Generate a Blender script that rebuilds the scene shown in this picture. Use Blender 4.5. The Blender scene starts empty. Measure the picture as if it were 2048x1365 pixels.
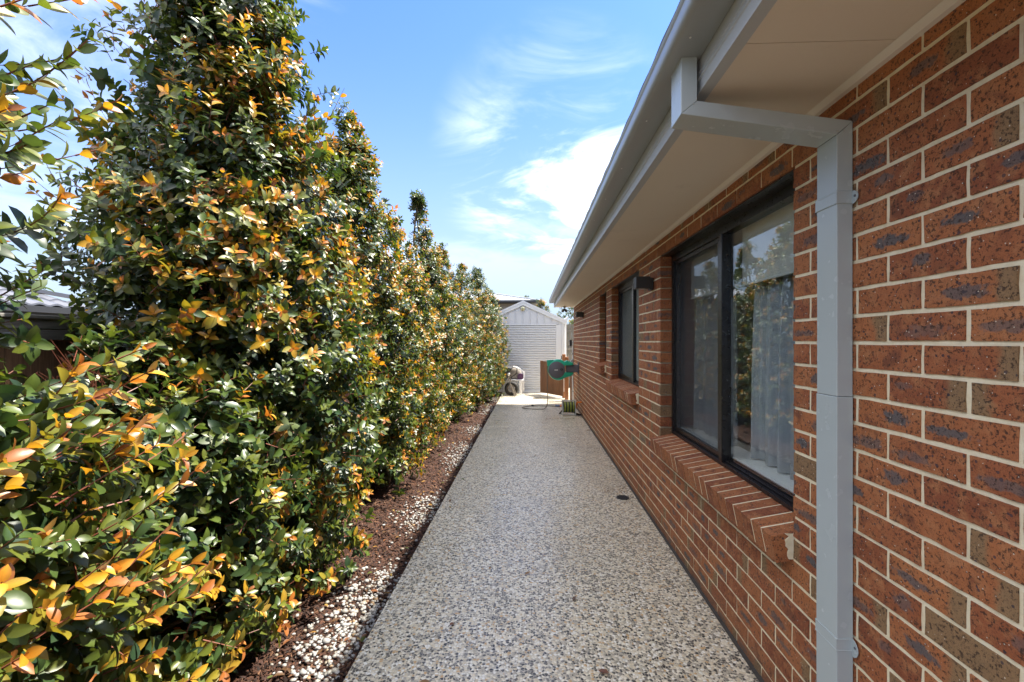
import bpy, bmesh, math, random
import numpy as np
from mathutils import Vector, Matrix, noise as mnoise
R = math.radians
random.seed(7)
rng = np.random.default_rng(11)
sc = bpy.context.scene
COL = sc.collection

# ------------------------------------------------------------------ camera
CAM_H = 1.51
YAW = math.atan(38.4 / 897.0)
F_PX = 897.0
cam_d = bpy.data.cameras.new("camera")
cam_d.sensor_width = 36.0
cam_d.lens = 36.0 * F_PX / 2048.0
cam_d.clip_start = 0.02
cam_d.clip_end = 2000.0
cam = bpy.data.objects.new("camera", cam_d)
COL.objects.link(cam)
cam.location = (0, 0, CAM_H)
cam.rotation_euler = (R(90), 0, YAW)
sc.camera = cam

# ------------------------------------------------------------------ light
SUN_EL, SUN_AZ = R(61), R(15)            # azimuth from +X towards +Y
sdir = Vector((math.cos(SUN_EL) * math.cos(SUN_AZ), math.cos(SUN_EL) * math.sin(SUN_AZ), math.sin(SUN_EL)))
sun_d = bpy.data.lights.new("sun", 'SUN')
sun_d.energy = 2.35
sun_d.angle = R(1.5)
sun_d.color = (1.0, 0.93, 0.82)
sun = bpy.data.objects.new("sun", sun_d)
COL.objects.link(sun)
sun.rotation_euler = sdir.to_track_quat('Z', 'Y').to_euler()
sun.location = (20, 6, 40)

SKY_STRENGTH = 0.15
CLOUD_SEED, CLOUD_X, CLOUD_Y = 43.5, 0.0, 0.0  # cloud layout picked for the light its parts outside the view give
world = bpy.data.worlds.new("World")
sc.world = world
world.use_nodes = True

sc.view_settings.view_transform = 'Standard'
sc.view_settings.look = 'None'
sc.view_settings.gamma = 1.0
sc.view_settings.use_curve_mapping = False
sc.view_settings.exposure = 2.75
sc.cycles.use_denoising = True
sc.cycles.max_bounces = 8
sc.cycles.sample_clamp_indirect = 2.5
sc.cycles.transparent_max_bounces = 12
sc.cycles.caustics_reflective = False
sc.cycles.caustics_refractive = False


class NT:
    """small helper round a node tree"""
    def __init__(self, tree):
        self.t = tree
        self.n = tree.nodes
        self.l = tree.links

    def add(self, typ, ins=None, **props):
        nd = self.n.new(typ)
        for k, v in props.items():
            setattr(nd, k, v)
        if ins:
            for k, v in ins.items():
                self.put(nd.inputs[k], v)
        return nd

    def put(self, sock, v):
        if isinstance(v, bpy.types.NodeSocket):
            self.l.new(v, sock)
        elif isinstance(v, (tuple, list)):
            if len(v) == 3 and sock.type == 'RGBA':
                v = (*v, 1.0)
            sock.default_value = v
        else:
            sock.default_value = v

    def math(self, op, a, b=0.0, c=None, clamp=False):
        nd = self.add('ShaderNodeMath', operation=op, use_clamp=clamp)
        self.put(nd.inputs[0], a)
        self.put(nd.inputs[1], b)
        if c is not None:
            self.put(nd.inputs[2], c)
        return nd.outputs[0]

    def vmath(self, op, a, b=(0, 0, 0)):
        nd = self.add('ShaderNodeVectorMath', operation=op)
        self.put(nd.inputs[0], a)
        self.put(nd.inputs[1], b)
        return nd.outputs['Value'] if op in ('DOT_PRODUCT', 'LENGTH', 'DISTANCE') else nd.outputs[0]

    def mix(self, f, a, b, blend='MIX'):
        nd = self.add('ShaderNodeMix', data_type='RGBA', blend_type=blend)
        self.put(nd.inputs[0], f)
        self.put(nd.inputs[6], a)
        self.put(nd.inputs[7], b)
        return nd.outputs[2]

    def noise(self, vec, scale, detail=2.0, rough=0.5, dist=0.0):
        nd = self.add('ShaderNodeTexNoise', {'Scale': scale, 'Detail': detail, 'Roughness': rough, 'Distortion': dist})
        if vec is not None:
            self.put(nd.inputs['Vector'], vec)
        return nd

    def vor(self, vec, scale, feature='F1', rand=1.0):
        nd = self.add('ShaderNodeTexVoronoi', feature=feature)
        nd.inputs['Scale'].default_value = scale
        nd.inputs['Randomness'].default_value = rand
        if vec is not None:
            self.put(nd.inputs['Vector'], vec)
        return nd

    def step(self, v, lo, hi):
        nd = self.add('ShaderNodeMapRange', interpolation_type='SMOOTHSTEP')
        self.put(nd.inputs[0], v)
        self.put(nd.inputs[1], lo)
        self.put(nd.inputs[2], hi)
        return nd.outputs[0]

    def ramp(self, v, stops, interp='LINEAR'):
        nd = self.add('ShaderNodeValToRGB')
        cr = nd.color_ramp
        cr.interpolation = interp
        while len(cr.elements) < len(stops):
            cr.elements.new(0.5)
        for e, (p, c) in zip(cr.elements, stops):
            e.position = p
            e.color = (*c, 1.0)
        self.put(nd.inputs[0], v)
        return nd.outputs[0]


# world: one physical sky with bright cloud added over the dome to light the shade
w = NT(world.node_tree)
w.n.clear()
sky = w.add('ShaderNodeTexSky', sky_type='NISHITA')
sky.sun_disc = False
sky.sun_elevation = SUN_EL
sky.sun_rotation = math.pi / 2 - SUN_AZ
sky.air_density = 1.0
sky.dust_density = 0.8
sky.ozone_density = 4.0
tc = w.add('ShaderNodeTexCoord')
dirv = tc.outputs['Generated']
sep = w.add('ShaderNodeSeparateXYZ', {0: dirv})
# clouds live on a high sheet: direction / z
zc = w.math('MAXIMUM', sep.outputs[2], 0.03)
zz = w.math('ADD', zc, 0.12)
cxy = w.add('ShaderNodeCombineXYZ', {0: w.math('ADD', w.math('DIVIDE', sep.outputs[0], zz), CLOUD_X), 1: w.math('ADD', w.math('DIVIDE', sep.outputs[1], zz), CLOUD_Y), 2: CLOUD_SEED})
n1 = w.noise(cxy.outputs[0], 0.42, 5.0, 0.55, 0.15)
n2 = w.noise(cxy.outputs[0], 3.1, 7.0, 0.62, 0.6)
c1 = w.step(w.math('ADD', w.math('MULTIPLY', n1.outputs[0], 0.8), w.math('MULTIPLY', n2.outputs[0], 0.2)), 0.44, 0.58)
# one soft wisp of cirrus where the photograph has its cloud
wd = Vector((0.052, 0.90, 0.36)).normalized()
dd = w.vmath('DOT_PRODUCT', w.vmath('NORMALIZE', dirv), tuple(wd))
wm = w.step(dd, 0.962, 0.999)
n3 = w.noise(cxy.outputs[0], 1.6, 7.0, 0.58, 0.8)
wisp = w.math('MULTIPLY', wm, w.step(n3.outputs[0], 0.44, 0.66))
haze = w.math('EXPONENT', w.math('MULTIPLY', w.math('POWER', w.math('DIVIDE', zc, 0.34), 2.0), -1.0))
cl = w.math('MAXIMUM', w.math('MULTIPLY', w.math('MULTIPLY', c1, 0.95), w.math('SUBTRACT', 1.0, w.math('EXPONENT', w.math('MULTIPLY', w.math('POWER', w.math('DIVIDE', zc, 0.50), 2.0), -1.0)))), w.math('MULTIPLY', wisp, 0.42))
skyc = w.mix(1.0, sky.outputs[0], (0.19, 0.265, 0.385), 'MULTIPLY')
skyh = w.mix(w.math('MULTIPLY', haze, 0.92), skyc, (0.74, 0.89, 1.05))
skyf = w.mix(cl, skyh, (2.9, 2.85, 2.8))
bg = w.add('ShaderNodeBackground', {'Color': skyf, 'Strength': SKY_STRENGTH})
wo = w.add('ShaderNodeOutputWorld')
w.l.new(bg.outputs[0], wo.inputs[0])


# ------------------------------------------------------------------ materials
def material(name):
    m = bpy.data.materials.new(name)
    m.use_nodes = True
    t = NT(m.node_tree)
    t.n.clear()
    out = t.add('ShaderNodeOutputMaterial')
    p = t.add('ShaderNodeBsdfPrincipled')
    t.l.new(p.outputs[0], out.inputs[0])
    return m, t, p, out


def pos(t):
    return t.add('ShaderNodeNewGeometry').outputs['Position']


def plain(name, col, rough=0.5, var=0.10, scale=9.0, metal=0.0, bump=0.0, bscale=200.0, spec=0.5, coat=0.0, rvar=0.2):
    """one colour with slight uneven wear"""
    m, t, p, out = material(name)
    v = t.add('ShaderNodeTexCoord').outputs['Object']
    n = t.noise(v, scale, 4.0, 0.6)
    f = t.math('MULTIPLY_ADD', n.outputs[0], 2 * var, 1.0 - var)
    c = t.add('ShaderNodeVectorMath', operation='SCALE')
    c.inputs[0].default_value = col
    t.put(c.inputs[3], f)
    t.put(p.inputs['Base Color'], c.outputs[0])
    t.put(p.inputs['Roughness'], t.math('MULTIPLY_ADD', t.noise(v, scale * 3, 3.0).outputs[0], rvar, rough - rvar / 2))
    p.inputs['Metallic'].default_value = metal
    p.inputs['Specular IOR Level'].default_value = spec
    p.inputs['Coat Weight'].default_value = coat
    if bump > 0:
        b = t.add('ShaderNodeBump', {'Strength': bump, 'Distance': 0.002, 'Height': t.noise(v, bscale, 3.0).outputs[0]})
        t.put(p.inputs['Normal'], b.outputs[0])
    return m


def brick_material(name, attr, patch=True):
    m, t, p, out = material(name)
    P = pos(t)
    if attr:
        loc = t.add('ShaderNodeAttribute', attribute_name='brick_local').outputs['Vector']
        rv = t.add('ShaderNodeAttribute', attribute_name='brick_random').outputs['Vector']
    else:
        loc = t.add('ShaderNodeTexCoord').outputs['Object']
        rnd = t.add('ShaderNodeObjectInfo').outputs['Random']
        rv = t.add('ShaderNodeTexWhiteNoise', {'W': t.math('MULTIPLY', rnd, 917.3)}, noise_dimensions='1D').outputs['Color']
    ls = t.add('ShaderNodeSeparateXYZ', {0: loc}).outputs
    rs = t.add('ShaderNodeSeparateXYZ', {0: rv}).outputs
    y, z = ls[1], ls[2]
    r1, r2, r3 = rs[0], rs[1], rs[2]
    base = t.ramp(r1, [(0.0, (0.26, 0.080, 0.036)), (0.35, (0.37, 0.125, 0.050)), (0.7, (0.44, 0.165, 0.062)), (1.0, (0.31, 0.098, 0.042))])
    off = t.vmath('ADD', P, rv)
    soft = t.noise(off, 22.0, 4.0, 0.6)
    base = t.mix(t.step(soft.outputs[0], 0.45, 0.7), base, (0.42, 0.175, 0.075))
    base = t.mix(t.step(t.noise(off, 14.0, 3.0).outputs[0], 0.55, 0.75), base, (0.20, 0.070, 0.036))
    # olive flash at one end, or over a whole brick
    sgn = t.math('SIGN', t.math('SUBTRACT', r2, 0.5))
    endm = t.math('ADD', t.math('MULTIPLY', y, sgn), t.math('MULTIPLY', t.math('SUBTRACT', soft.outputs[0], 0.5), 0.05))
    endm = t.math('MULTIPLY', t.step(endm, 0.055, 0.085), t.math('GREATER_THAN', t.math('FRACT', t.math('MULTIPLY', r1, 7.3)), 0.68))
    whole = t.math('GREATER_THAN', t.math('FRACT', t.math('MULTIPLY', r2, 13.7)), 0.985)
    olive = t.mix(t.noise(off, 60.0, 2.0).outputs[0], (0.31, 0.205, 0.105), (0.21, 0.145, 0.078))
    base = t.mix(t.math('MULTIPLY', t.math('MAXIMUM', endm, whole), 0.85), base, olive)
    # grey burnt patch along the middle
    ey = t.math('POWER', t.math('DIVIDE', t.math('ADD', y, t.math('MULTIPLY', t.math('SUBTRACT', r2, 0.5), 0.13)), t.math('MULTIPLY_ADD', r1, 0.07, 0.035)), 2.0)
    ez = t.math('POWER', t.math('DIVIDE', t.math('ADD', z, t.math('MULTIPLY', t.math('SUBTRACT', r1, 0.5), 0.022)), t.math('MULTIPLY_ADD', r2, 0.016, 0.014)), 2.0)
    blot = t.math('SUBTRACT', 1.0, t.math('ADD', ey, ez))
    blot = t.math('ADD', blot, t.math('MULTIPLY', t.math('SUBTRACT', t.noise(off, 45.0, 4.0, 0.65).outputs[0], 0.5), 2.4))
    blot = t.math('MULTIPLY', t.step(blot, 0.25, 0.75), t.math('MULTIPLY', t.math('GREATER_THAN', r3, 0.50), t.math('MULTIPLY_ADD', t.math('FRACT', t.math('MULTIPLY', r3, 31.7)), 0.5, 0.5)))
    base = t.mix(t.math('MULTIPLY', blot, 1.0 if patch else 0.0), base, (0.105, 0.102, 0.108))
    # dark pits, smaller purple spots and pale grit
    pit_n = t.noise(P, 125.0, 3.0, 0.65)
    pit = t.step(pit_n.outputs[0], 0.545, 0.64)
    base = t.mix(t.math('MULTIPLY', pit, 0.8), base, (0.035, 0.020, 0.016))
    sv = t.vor(P, 60.0)
    fine = t.noise(P, 300.0, 2.0, 0.6)
    base = t.mix(t.math('MULTIPLY', t.step(fine.outputs[0], 0.52, 0.66), 0.45), base, (0.07, 0.032, 0.022))
    spot = t.math('MULTIPLY', t.math('LESS_THAN', sv.outputs['Distance'], 0.30),
                  t.math('GREATER_THAN', t.add('ShaderNodeSeparateColor', {0: sv.outputs['Color']}).outputs[0], 0.90))
    base = t.mix(t.math('MULTIPLY', spot, 0.8), base, (0.045, 0.035, 0.050))
    gv = t.vor(P, 105.0)
    grit = t.math('MULTIPLY', t.math('LESS_THAN', gv.outputs['Distance'], 0.17),
                  t.math('GREATER_THAN', t.add('ShaderNodeSeparateColor', {0: gv.outputs['Color']}).outputs[1], 0.86))
    base = t.mix(grit, base, (0.62, 0.55, 0.46))
    zw = t.add('ShaderNodeSeparateXYZ', {0: P}).outputs[2]
    dirt = t.math('MULTIPLY', t.step(t.math('ADD', zw, t.math('MULTIPLY', t.noise(P, 7.0, 4.0, 0.65).outputs[0], 0.28)), 0.30, 0.10), 0.45)
    base = t.mix(dirt, base, (0.16, 0.12, 0.085))
    worn = t.math('MULTIPLY', t.step(t.noise(P, 1.7, 5.0, 0.6).outputs[0], 0.55, 0.8), 0.10)
    base = t.mix(worn, base, (0.42, 0.30, 0.21))
    t.put(p.inputs['Base Color'], base)
    p.inputs['Roughness'].default_value = 0.72
    p.inputs['Specular IOR Level'].default_value = 0.35
    h = t.math('ADD', t.math('MULTIPLY', t.noise(P, 120.0, 4.0, 0.7).outputs[0], 0.9), t.math('MULTIPLY', pit, -1.0))
    b = t.add('ShaderNodeBump', {'Strength': 0.75, 'Distance': 0.0026, 'Height': h})
    t.put(p.inputs['Normal'], b.outputs[0])
    return m


def mortar_material():
    m, t, p, out = material('cream_mortar')
    P = pos(t)
    n = t.noise(P, 35.0, 5.0, 0.65)
    c = t.ramp(n.outputs[0], [(0.25, (0.70, 0.61, 0.42)), (0.55, (0.83, 0.755, 0.56)), (0.8, (0.86, 0.80, 0.64))])
    g = t.noise(P, 4.0, 3.0)
    c = t.mix(t.step(g.outputs[0], 0.55, 0.8), c, (0.64, 0.56, 0.41))
    t.put(p.inputs['Base Color'], c)
    p.inputs['Roughness'].default_value = 0.9
    b = t.add('ShaderNodeBump', {'Strength': 0.5, 'Distance': 0.002, 'Height': t.noise(P, 260.0, 4.0).outputs[0]})
    t.put(p.inputs['Normal'], b.outputs[0])
    return m


def aggregate_material():
    m, t, p, out = material('exposed_aggregate')
    P = pos(t)
    sp = t.add('ShaderNodeSeparateXYZ', {0: P})
    wob = t.noise(P, 60.0, 2.0)
    wv = t.vmath('ADD', P, t.vmath('MULTIPLY', t.vmath('SUBTRACT', wob.outputs['Color'], (0.5, 0.5, 0.5)), (0.006, 0.006, 0.0)))
    v = t.vor(wv, 75.0, 'F1')
    e = t.vor(wv, 75.0, 'DISTANCE_TO_EDGE')
    rc = t.add('ShaderNodeSeparateColor', {0: v.outputs['Color']}).outputs
    stone = t.ramp(rc[0], [(0.0, (0.020, 0.021, 0.024)), (0.16, (0.055, 0.055, 0.056)), (0.25, (0.20, 0.19, 0.165)), (0.34, (0.44, 0.40, 0.32)),
                           (0.48, (0.70, 0.61, 0.44)), (0.64, (0.82, 0.76, 0.62)), (0.80, (0.86, 0.84, 0.77)), (0.94, (0.56, 0.36, 0.16))], 'CONSTANT')
    stone = t.mix(t.math('MULTIPLY', rc[1], 0.14), stone, (0.50, 0.44, 0.32))
    cem = t.mix(t.noise(P, 25.0, 3.0).outputs[0], (0.48, 0.43, 0.33), (0.64, 0.585, 0.46))
    c = t.mix(t.step(e.outputs['Distance'], 0.02, 0.11), cem, stone)
    big = t.noise(P, 0.9, 4.0, 0.6)
    c = t.mix(t.math('MULTIPLY', t.step(big.outputs[0], 0.45, 0.75), 0.22), c, (0.24, 0.215, 0.16))
    st = t.noise(P, 2.6, 6.0, 0.7)
    c = t.mix(t.math('MULTIPLY', t.step(st.outputs[0], 0.56, 0.72), 0.30), c, (0.17, 0.15, 0.10))
    t.put(p.inputs['Base Color'], c)
    # the sealed surface is damp along its middle and wherever the noise is low
    damp = t.noise(P, 1.4, 4.0, 0.6)
    rough = t.math('MULTIPLY_ADD', t.step(damp.outputs[0], 0.35, 0.65), 0.22, 0.26)
    t.put(p.inputs['Roughness'], rough)
    p.inputs['Specular IOR Level'].default_value = 0.5
    p.inputs['Coat Weight'].default_value = 0.40
    p.inputs['Coat Roughness'].default_value = 0.22
    h = t.math('SUBTRACT', 1.0, t.math('MULTIPLY', v.outputs['Distance'], 1.3))
    h = t.math('MULTIPLY', h, t.step(e.outputs['Distance'], 0.0, 0.14))
    b = t.add('ShaderNodeBump', {'Strength': 0.75, 'Distance': 0.004, 'Height': h})
    t.put(p.inputs['Normal'], b.outputs[0])
    return m


def wood_material(name, c1, c2, rough=0.65, scale=(30, 30, 2.0), axis=2):
    m, t, p, out = material(name)
    v = t.add('ShaderNodeTexCoord').outputs['Object']
    r = t.add('ShaderNodeObjectInfo').outputs['Random']
    mv = t.vmath('ADD', t.vmath('MULTIPLY', v, scale), t.add('ShaderNodeCombineXYZ', {0: t.math('MULTIPLY', r, 40.0), 1: r, 2: t.math('MULTIPLY', r, 9.0)}).outputs[0])
    n = t.noise(mv, 2.2, 6.0, 0.65, 0.5)
    c = t.mix(t.step(n.outputs[0], 0.3, 0.7), c1, c2)
    c = t.mix(t.math('MULTIPLY', r, 0.35), c, tuple(x * 0.6 for x in c1))
    t.put(p.inputs['Base Color'], c)
    p.inputs['Roughness'].default_value = rough
    b = t.add('ShaderNodeBump', {'Strength': 0.3, 'Distance': 0.002, 'Height': n.outputs[0]})
    t.put(p.inputs['Normal'], b.outputs[0])
    return m


def leaf_material():
    m, t, p, out = material('glossy_leaf')
    a = t.add('ShaderNodeAttribute', attribute_name='leaf_color')
    geo = t.add('ShaderNodeNewGeometry')
    n = t.noise(geo.outputs['Position'], 38.0, 3.0)
    c = t.mix(t.math('MULTIPLY', n.outputs[0], 0.45), a.outputs['Color'], t.mix(1.0, a.outputs['Color'], (0.55, 0.60, 0.55), 'MULTIPLY'))
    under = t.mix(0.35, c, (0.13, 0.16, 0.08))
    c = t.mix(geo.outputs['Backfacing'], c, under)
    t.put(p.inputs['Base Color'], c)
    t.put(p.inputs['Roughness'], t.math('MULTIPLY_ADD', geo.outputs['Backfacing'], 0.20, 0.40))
    p.inputs['Specular IOR Level'].default_value = 0.62
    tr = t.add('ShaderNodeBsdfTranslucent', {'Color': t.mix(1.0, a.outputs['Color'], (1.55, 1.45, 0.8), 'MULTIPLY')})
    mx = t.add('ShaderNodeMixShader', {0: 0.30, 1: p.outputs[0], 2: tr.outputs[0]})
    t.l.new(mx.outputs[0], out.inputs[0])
    return m


def glass_material(name, ior=1.55, bumpy=0.0, tint=(0.93, 0.96, 0.96), diffuse=0.0):
    m, t, p, out = material(name)
    geo = t.add('ShaderNodeNewGeometry')
    cs = t.math('ABSOLUTE', t.vmath('DOT_PRODUCT', geo.outputs['Normal'], geo.outputs['Incoming']))
    f0 = ((ior - 1) / (ior + 1)) ** 2
    f = t.math('MULTIPLY_ADD', t.math('POWER', t.math('SUBTRACT', 1.0, cs), 5.0), 1.0 - f0, f0)
    gl = t.add('ShaderNodeBsdfGlossy', {'Color': (0.95, 0.97, 1.0, 1), 'Roughness': 0.0 if not bumpy else 0.12})
    tr = t.add('ShaderNodeBsdfTransparent', {'Color': (*tint, 1)})
    if bumpy:
        b = t.add('ShaderNodeBump', {'Strength': bumpy, 'Distance': 0.01, 'Height': t.vor(pos(t), 55.0, 'SMOOTH_F1').outputs['Distance']})
        t.put(gl.inputs['Normal'], b.outputs[0])
        df = t.add('ShaderNodeBsdfDiffuse', {'Color': (0.36, 0.43, 0.42, 1)})
        t.put(df.inputs['Normal'], b.outputs[0])
        tr = t.add('ShaderNodeMixShader', {0: diffuse, 1: tr.outputs[0], 2: df.outputs[0]})
    mx = t.add('ShaderNodeMixShader', {0: f, 1: tr.outputs[0], 2: gl.outputs[0]})
    t.l.new(mx.outputs[0], out.inputs[0])
    return m


def screen_material():
    m, t, p, out = material('insect_mesh')
    tr = t.add('ShaderNodeBsdfTransparent')
    df = t.add('ShaderNodeBsdfDiffuse', {'Color': (0.09, 0.09, 0.10, 1)})
    mx = t.add('ShaderNodeMixShader', {0: 0.20, 1: tr.outputs[0], 2: df.outputs[0]})
    t.l.new(mx.outputs[0], out.inputs[0])
    return m


def sheer_material():
    m, t, p, out = material('sheer_cloth')
    v = t.add('ShaderNodeTexCoord').outputs['Object']
    n = t.noise(t.vmath('MULTIPLY', v, (1, 60, 1.5)), 3.0, 3.0)
    c = t.mix(n.outputs[0], (0.50, 0.55, 0.63), (0.78, 0.82, 0.87))
    df = t.add('ShaderNodeBsdfDiffuse', {'Color': c})
    tl = t.add('ShaderNodeBsdfTranslucent', {'Color': c})
    tr = t.add('ShaderNodeBsdfTransparent')
    mx = t.add('ShaderNodeMixShader', {0: 0.3, 1: df.outputs[0], 2: tl.outputs[0]})
    mx2 = t.add('ShaderNodeMixShader', {0: 0.12, 1: mx.outputs[0], 2: tr.outputs[0]})
    t.l.new(mx2.outputs[0], out.inputs[0])
    return m


def attr_material(name, attr, rough, bump=0.0, bscale=120.0, spec=0.4):
    m, t, p, out = material(name)
    a = t.add('ShaderNodeAttribute', attribute_name=attr)
    n = t.noise(pos(t), bscale, 4.0, 0.6)
    c = t.mix(t.math('MULTIPLY', n.outputs[0], 0.5), a.outputs['Color'], t.mix(1.0, a.outputs['Color'], (0.5, 0.5, 0.5), 'MULTIPLY'))
    t.put(p.inputs['Base Color'], c)
    p.inputs['Roughness'].default_value = rough
    p.inputs['Specular IOR Level'].default_value = spec
    if bump:
        b = t.add('ShaderNodeBump', {'Strength': bump, 'Distance': 0.003, 'Height': n.outputs[0]})
        t.put(p.inputs['Normal'], b.outputs[0])
    return m


def soil_material():
    m, t, p, out = material('bark_soil')
    P = pos(t)
    v = t.vor(P, 70.0)
    c = t.ramp(t.add('ShaderNodeSeparateColor', {0: v.outputs['Color']}).outputs[0], [(0, (0.02, 0.008, 0.004)), (0.5, (0.045, 0.017, 0.008)), (1.0, (0.08, 0.030, 0.014))])
    t.put(p.inputs['Base Color'], c)
    p.inputs['Roughness'].default_value = 0.9
    b = t.add('ShaderNodeBump', {'Strength': 0.9, 'Distance': 0.01, 'Height': v.outputs['Distance']})
    t.put(p.inputs['Normal'], b.outputs[0])
    return m


def soffit_material():
    m, t, p, out = material('painted_soffit')
    P = pos(t)
    c = t.mix(t.noise(P, 2.5, 4.0).outputs[0], (0.72, 0.64, 0.53), (0.77, 0.69, 0.58))
    sn = t.noise(P, 5.5, 6.0, 0.7)
    c = t.mix(t.math('MULTIPLY', t.step(sn.outputs[0], 0.58, 0.75), 0.16), c, (0.36, 0.30, 0.22))
    t.put(p.inputs['Base Color'], c)
    p.inputs['Roughness'].default_value = 0.6
    b = t.add('ShaderNodeBump', {'Strength': 0.12, 'Distance': 0.002, 'Height': t.noise(P, 160.0, 3.0).outputs[0]})
    t.put(p.inputs['Normal'], b.outputs[0])
    return m


M = {}
M['brick'] = brick_material('fired_brick', False)
M['sillbrick'] = brick_material('fired_sill_brick', False, False)
M['brickwork'] = brick_material('fired_brick_joined', True)
M['mortar'] = mortar_material()
M['agg'] = aggregate_material()
M['leaf'] = leaf_material()
M['bark'] = plain('shrub_bark', (0.13, 0.085, 0.055), 0.85, 0.35, 30, bump=0.5)
M['shoot'] = plain('red_shoot', (0.15, 0.045, 0.025), 0.55, 0.3, 40)
M['steel'] = plain('painted_steel', (0.43, 0.495, 0.52), 0.27, 0.03, 6, spec=0.5, rvar=0.03)
M['guttersteel'] = plain('painted_gutter', (0.29, 0.315, 0.325), 0.30, 0.03, 6, rvar=0.04)
M['fascia'] = plain('painted_fascia', (0.46, 0.49, 0.51), 0.36, 0.03, 6, rvar=0.04)
M['soffit'] = soffit_material()
M['bead'] = plain('soffit_bead_paint', (0.78, 0.74, 0.66), 0.5, 0.05)
M['tile'] = plain('dark_concrete_tile', (0.055, 0.055, 0.06), 0.55, 0.25, 20, bump=0.3)
M['black'] = plain('black_aluminium', (0.012, 0.012, 0.014), 0.30, 0.15, 20)
M['blackmatt'] = plain('black_powder_coat', (0.028, 0.026, 0.026), 0.5, 0.15, 20)
M['glass'] = glass_material('window_glass', 1.60)
M['frost'] = glass_material('frosted_glass', 1.5, 0.5, (0.75, 0.8, 0.8), 0.75)
M['mesh'] = screen_material()
M['sheer'] = sheer_material()
M['blind'] = plain('white_blind_cloth', (0.74, 0.74, 0.73), 0.8, 0.03)
M['plaster'] = plain('room_plaster', (0.62, 0.60, 0.58), 0.85, 0.05)
M['whitepaint'] = plain('white_paint', (0.78, 0.79, 0.80), 0.45, 0.03)
M['shed'] = plain('shed_steel', (0.60, 0.62, 0.65), 0.42, 0.03, 5, rvar=0.05)
M['shedtrim'] = plain('shed_trim', (0.68, 0.70, 0.72), 0.4, 0.03, 5, rvar=0.05)
M['slat'] = plain('roller_slat', (0.57, 0.59, 0.62), 0.36, 0.04, 6)
M['brownwood'] = wood_material('stained_gate_timber', (0.12, 0.050, 0.020), (0.24, 0.105, 0.042), 0.6)
M['redwood'] = wood_material('red_post_timber', (0.22, 0.080, 0.028), (0.36, 0.15, 0.055), 0.6)
M['greywood'] = wood_material('weathered_paling', (0.12, 0.108, 0.09), (0.22, 0.20, 0.17), 0.85)
M['railwood'] = wood_material('grey_rail_timber', (0.13, 0.125, 0.115), (0.25, 0.24, 0.22), 0.85, (30, 2.0, 30))
M['fencewood'] = wood_material('brown_paling', (0.13, 0.068, 0.035), (0.26, 0.145, 0.075), 0.8)
M['green'] = plain('green_plastic', (0.018, 0.44, 0.27), 0.35, 0.08)
M['greyplastic'] = plain('grey_plastic', (0.13, 0.13, 0.15), 0.45, 0.08)
M['greylight'] = plain('light_grey_plastic', (0.42, 0.43, 0.42), 0.45, 0.08)
M['orange'] = plain('orange_plastic', (0.80, 0.22, 0.02), 0.4, 0.06)
M['blueplastic'] = plain('blue_plastic', (0.05, 0.10, 0.25), 0.4, 0.06)
M['hosegrey'] = plain('grey_hose', (0.16, 0.145, 0.115), 0.5, 0.1)
M['hosegreen'] = plain('dark_green_hose', (0.03, 0.055, 0.02), 0.45, 0.2)
M['hoseyellow'] = plain('yellow_green_hose', (0.36, 0.40, 0.07), 0.45, 0.1)
M['rubber'] = plain('black_rubber', (0.018, 0.017, 0.016), 0.7, 0.3, 30)
M['rim'] = plain('dusty_rim', (0.20, 0.145, 0.095), 0.6, 0.2, 30)
M['beam'] = wood_material('weathered_handle', (0.13, 0.11, 0.085), (0.22, 0.19, 0.155), 0.8)
M['tray'] = plain('grey_tray', (0.030, 0.030, 0.034), 0.5, 0.2, 20)
M['chair'] = plain('white_plastic', (0.80, 0.80, 0.82), 0.4, 0.03)
M['sack'] = plain('beige_cloth', (0.27, 0.245, 0.215), 0.9, 0.12, 14, bump=0.6, bscale=40)
M['purple'] = plain('purple_cloth', (0.115, 0.055, 0.115), 0.9, 0.25, 60, bump=0.6, bscale=90)
M['iron'] = plain('cast_iron', (0.020, 0.020, 0.021), 0.55, 0.3, 40)
M['lampglass'] = plain('yellowed_lamp_cover', (0.60, 0.57, 0.33), 0.3, 0.1)
M['corrugated'] = plain('pale_corrugated_iron', (0.40, 0.42, 0.44), 0.4, 0.06)
M['dark'] = plain('dark_gutter', (0.035, 0.037, 0.042), 0.45, 0.1)
M['wall'] = plain('far_render', (0.30, 0.28, 0.26), 0.8, 0.1)
M['soil'] = soil_material()
M['ground'] = plain('dry_ground', (0.11, 0.09, 0.06), 0.95, 0.3, 0.7)
M['chip'] = attr_material('bark_chip', 'chip_color', 0.8, 0.4)
M['pebble'] = attr_material('white_pebble', 'chip_color', 0.42, 0.1, 60)
M['rooftile'] = plain('slate_grey_tile', (0.10, 0.105, 0.125), 0.30, 0.2, 12)
M['paper'] = plain('white_paper', (0.82, 0.82, 0.80), 0.7, 0.02)
M['strip'] = plain('damp_gap', (0.055, 0.05, 0.045), 0.8, 0.3, 30, bump=0.5)

WORLD = {}


def wl(o):
    v = Vector((0, 0, 0))
    while o is not None:
        v = v + Vector(o.location)
        o = o.parent
    return v


def put(o, parent, at):
    """link o so that its origin lands at the world point at"""
    COL.objects.link(o)
    if parent is not None:
        o.parent = parent
        o.location = Vector(at) - wl(parent)
    else:
        o.location = at
    return o


def tag(o, label=None, cat=None, group=None, kind=None):
    if label: o['label'] = label
    if cat: o['category'] = cat
    if group: o['group'] = group
    if kind: o['kind'] = kind
    return o


def thing(name, at, label, cat, group=None, parent=None):
    o = bpy.data.objects.new(name, None)
    o.empty_display_size = 0.1
    put(o, parent, at)
    return tag(o, label, cat, group)


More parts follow.
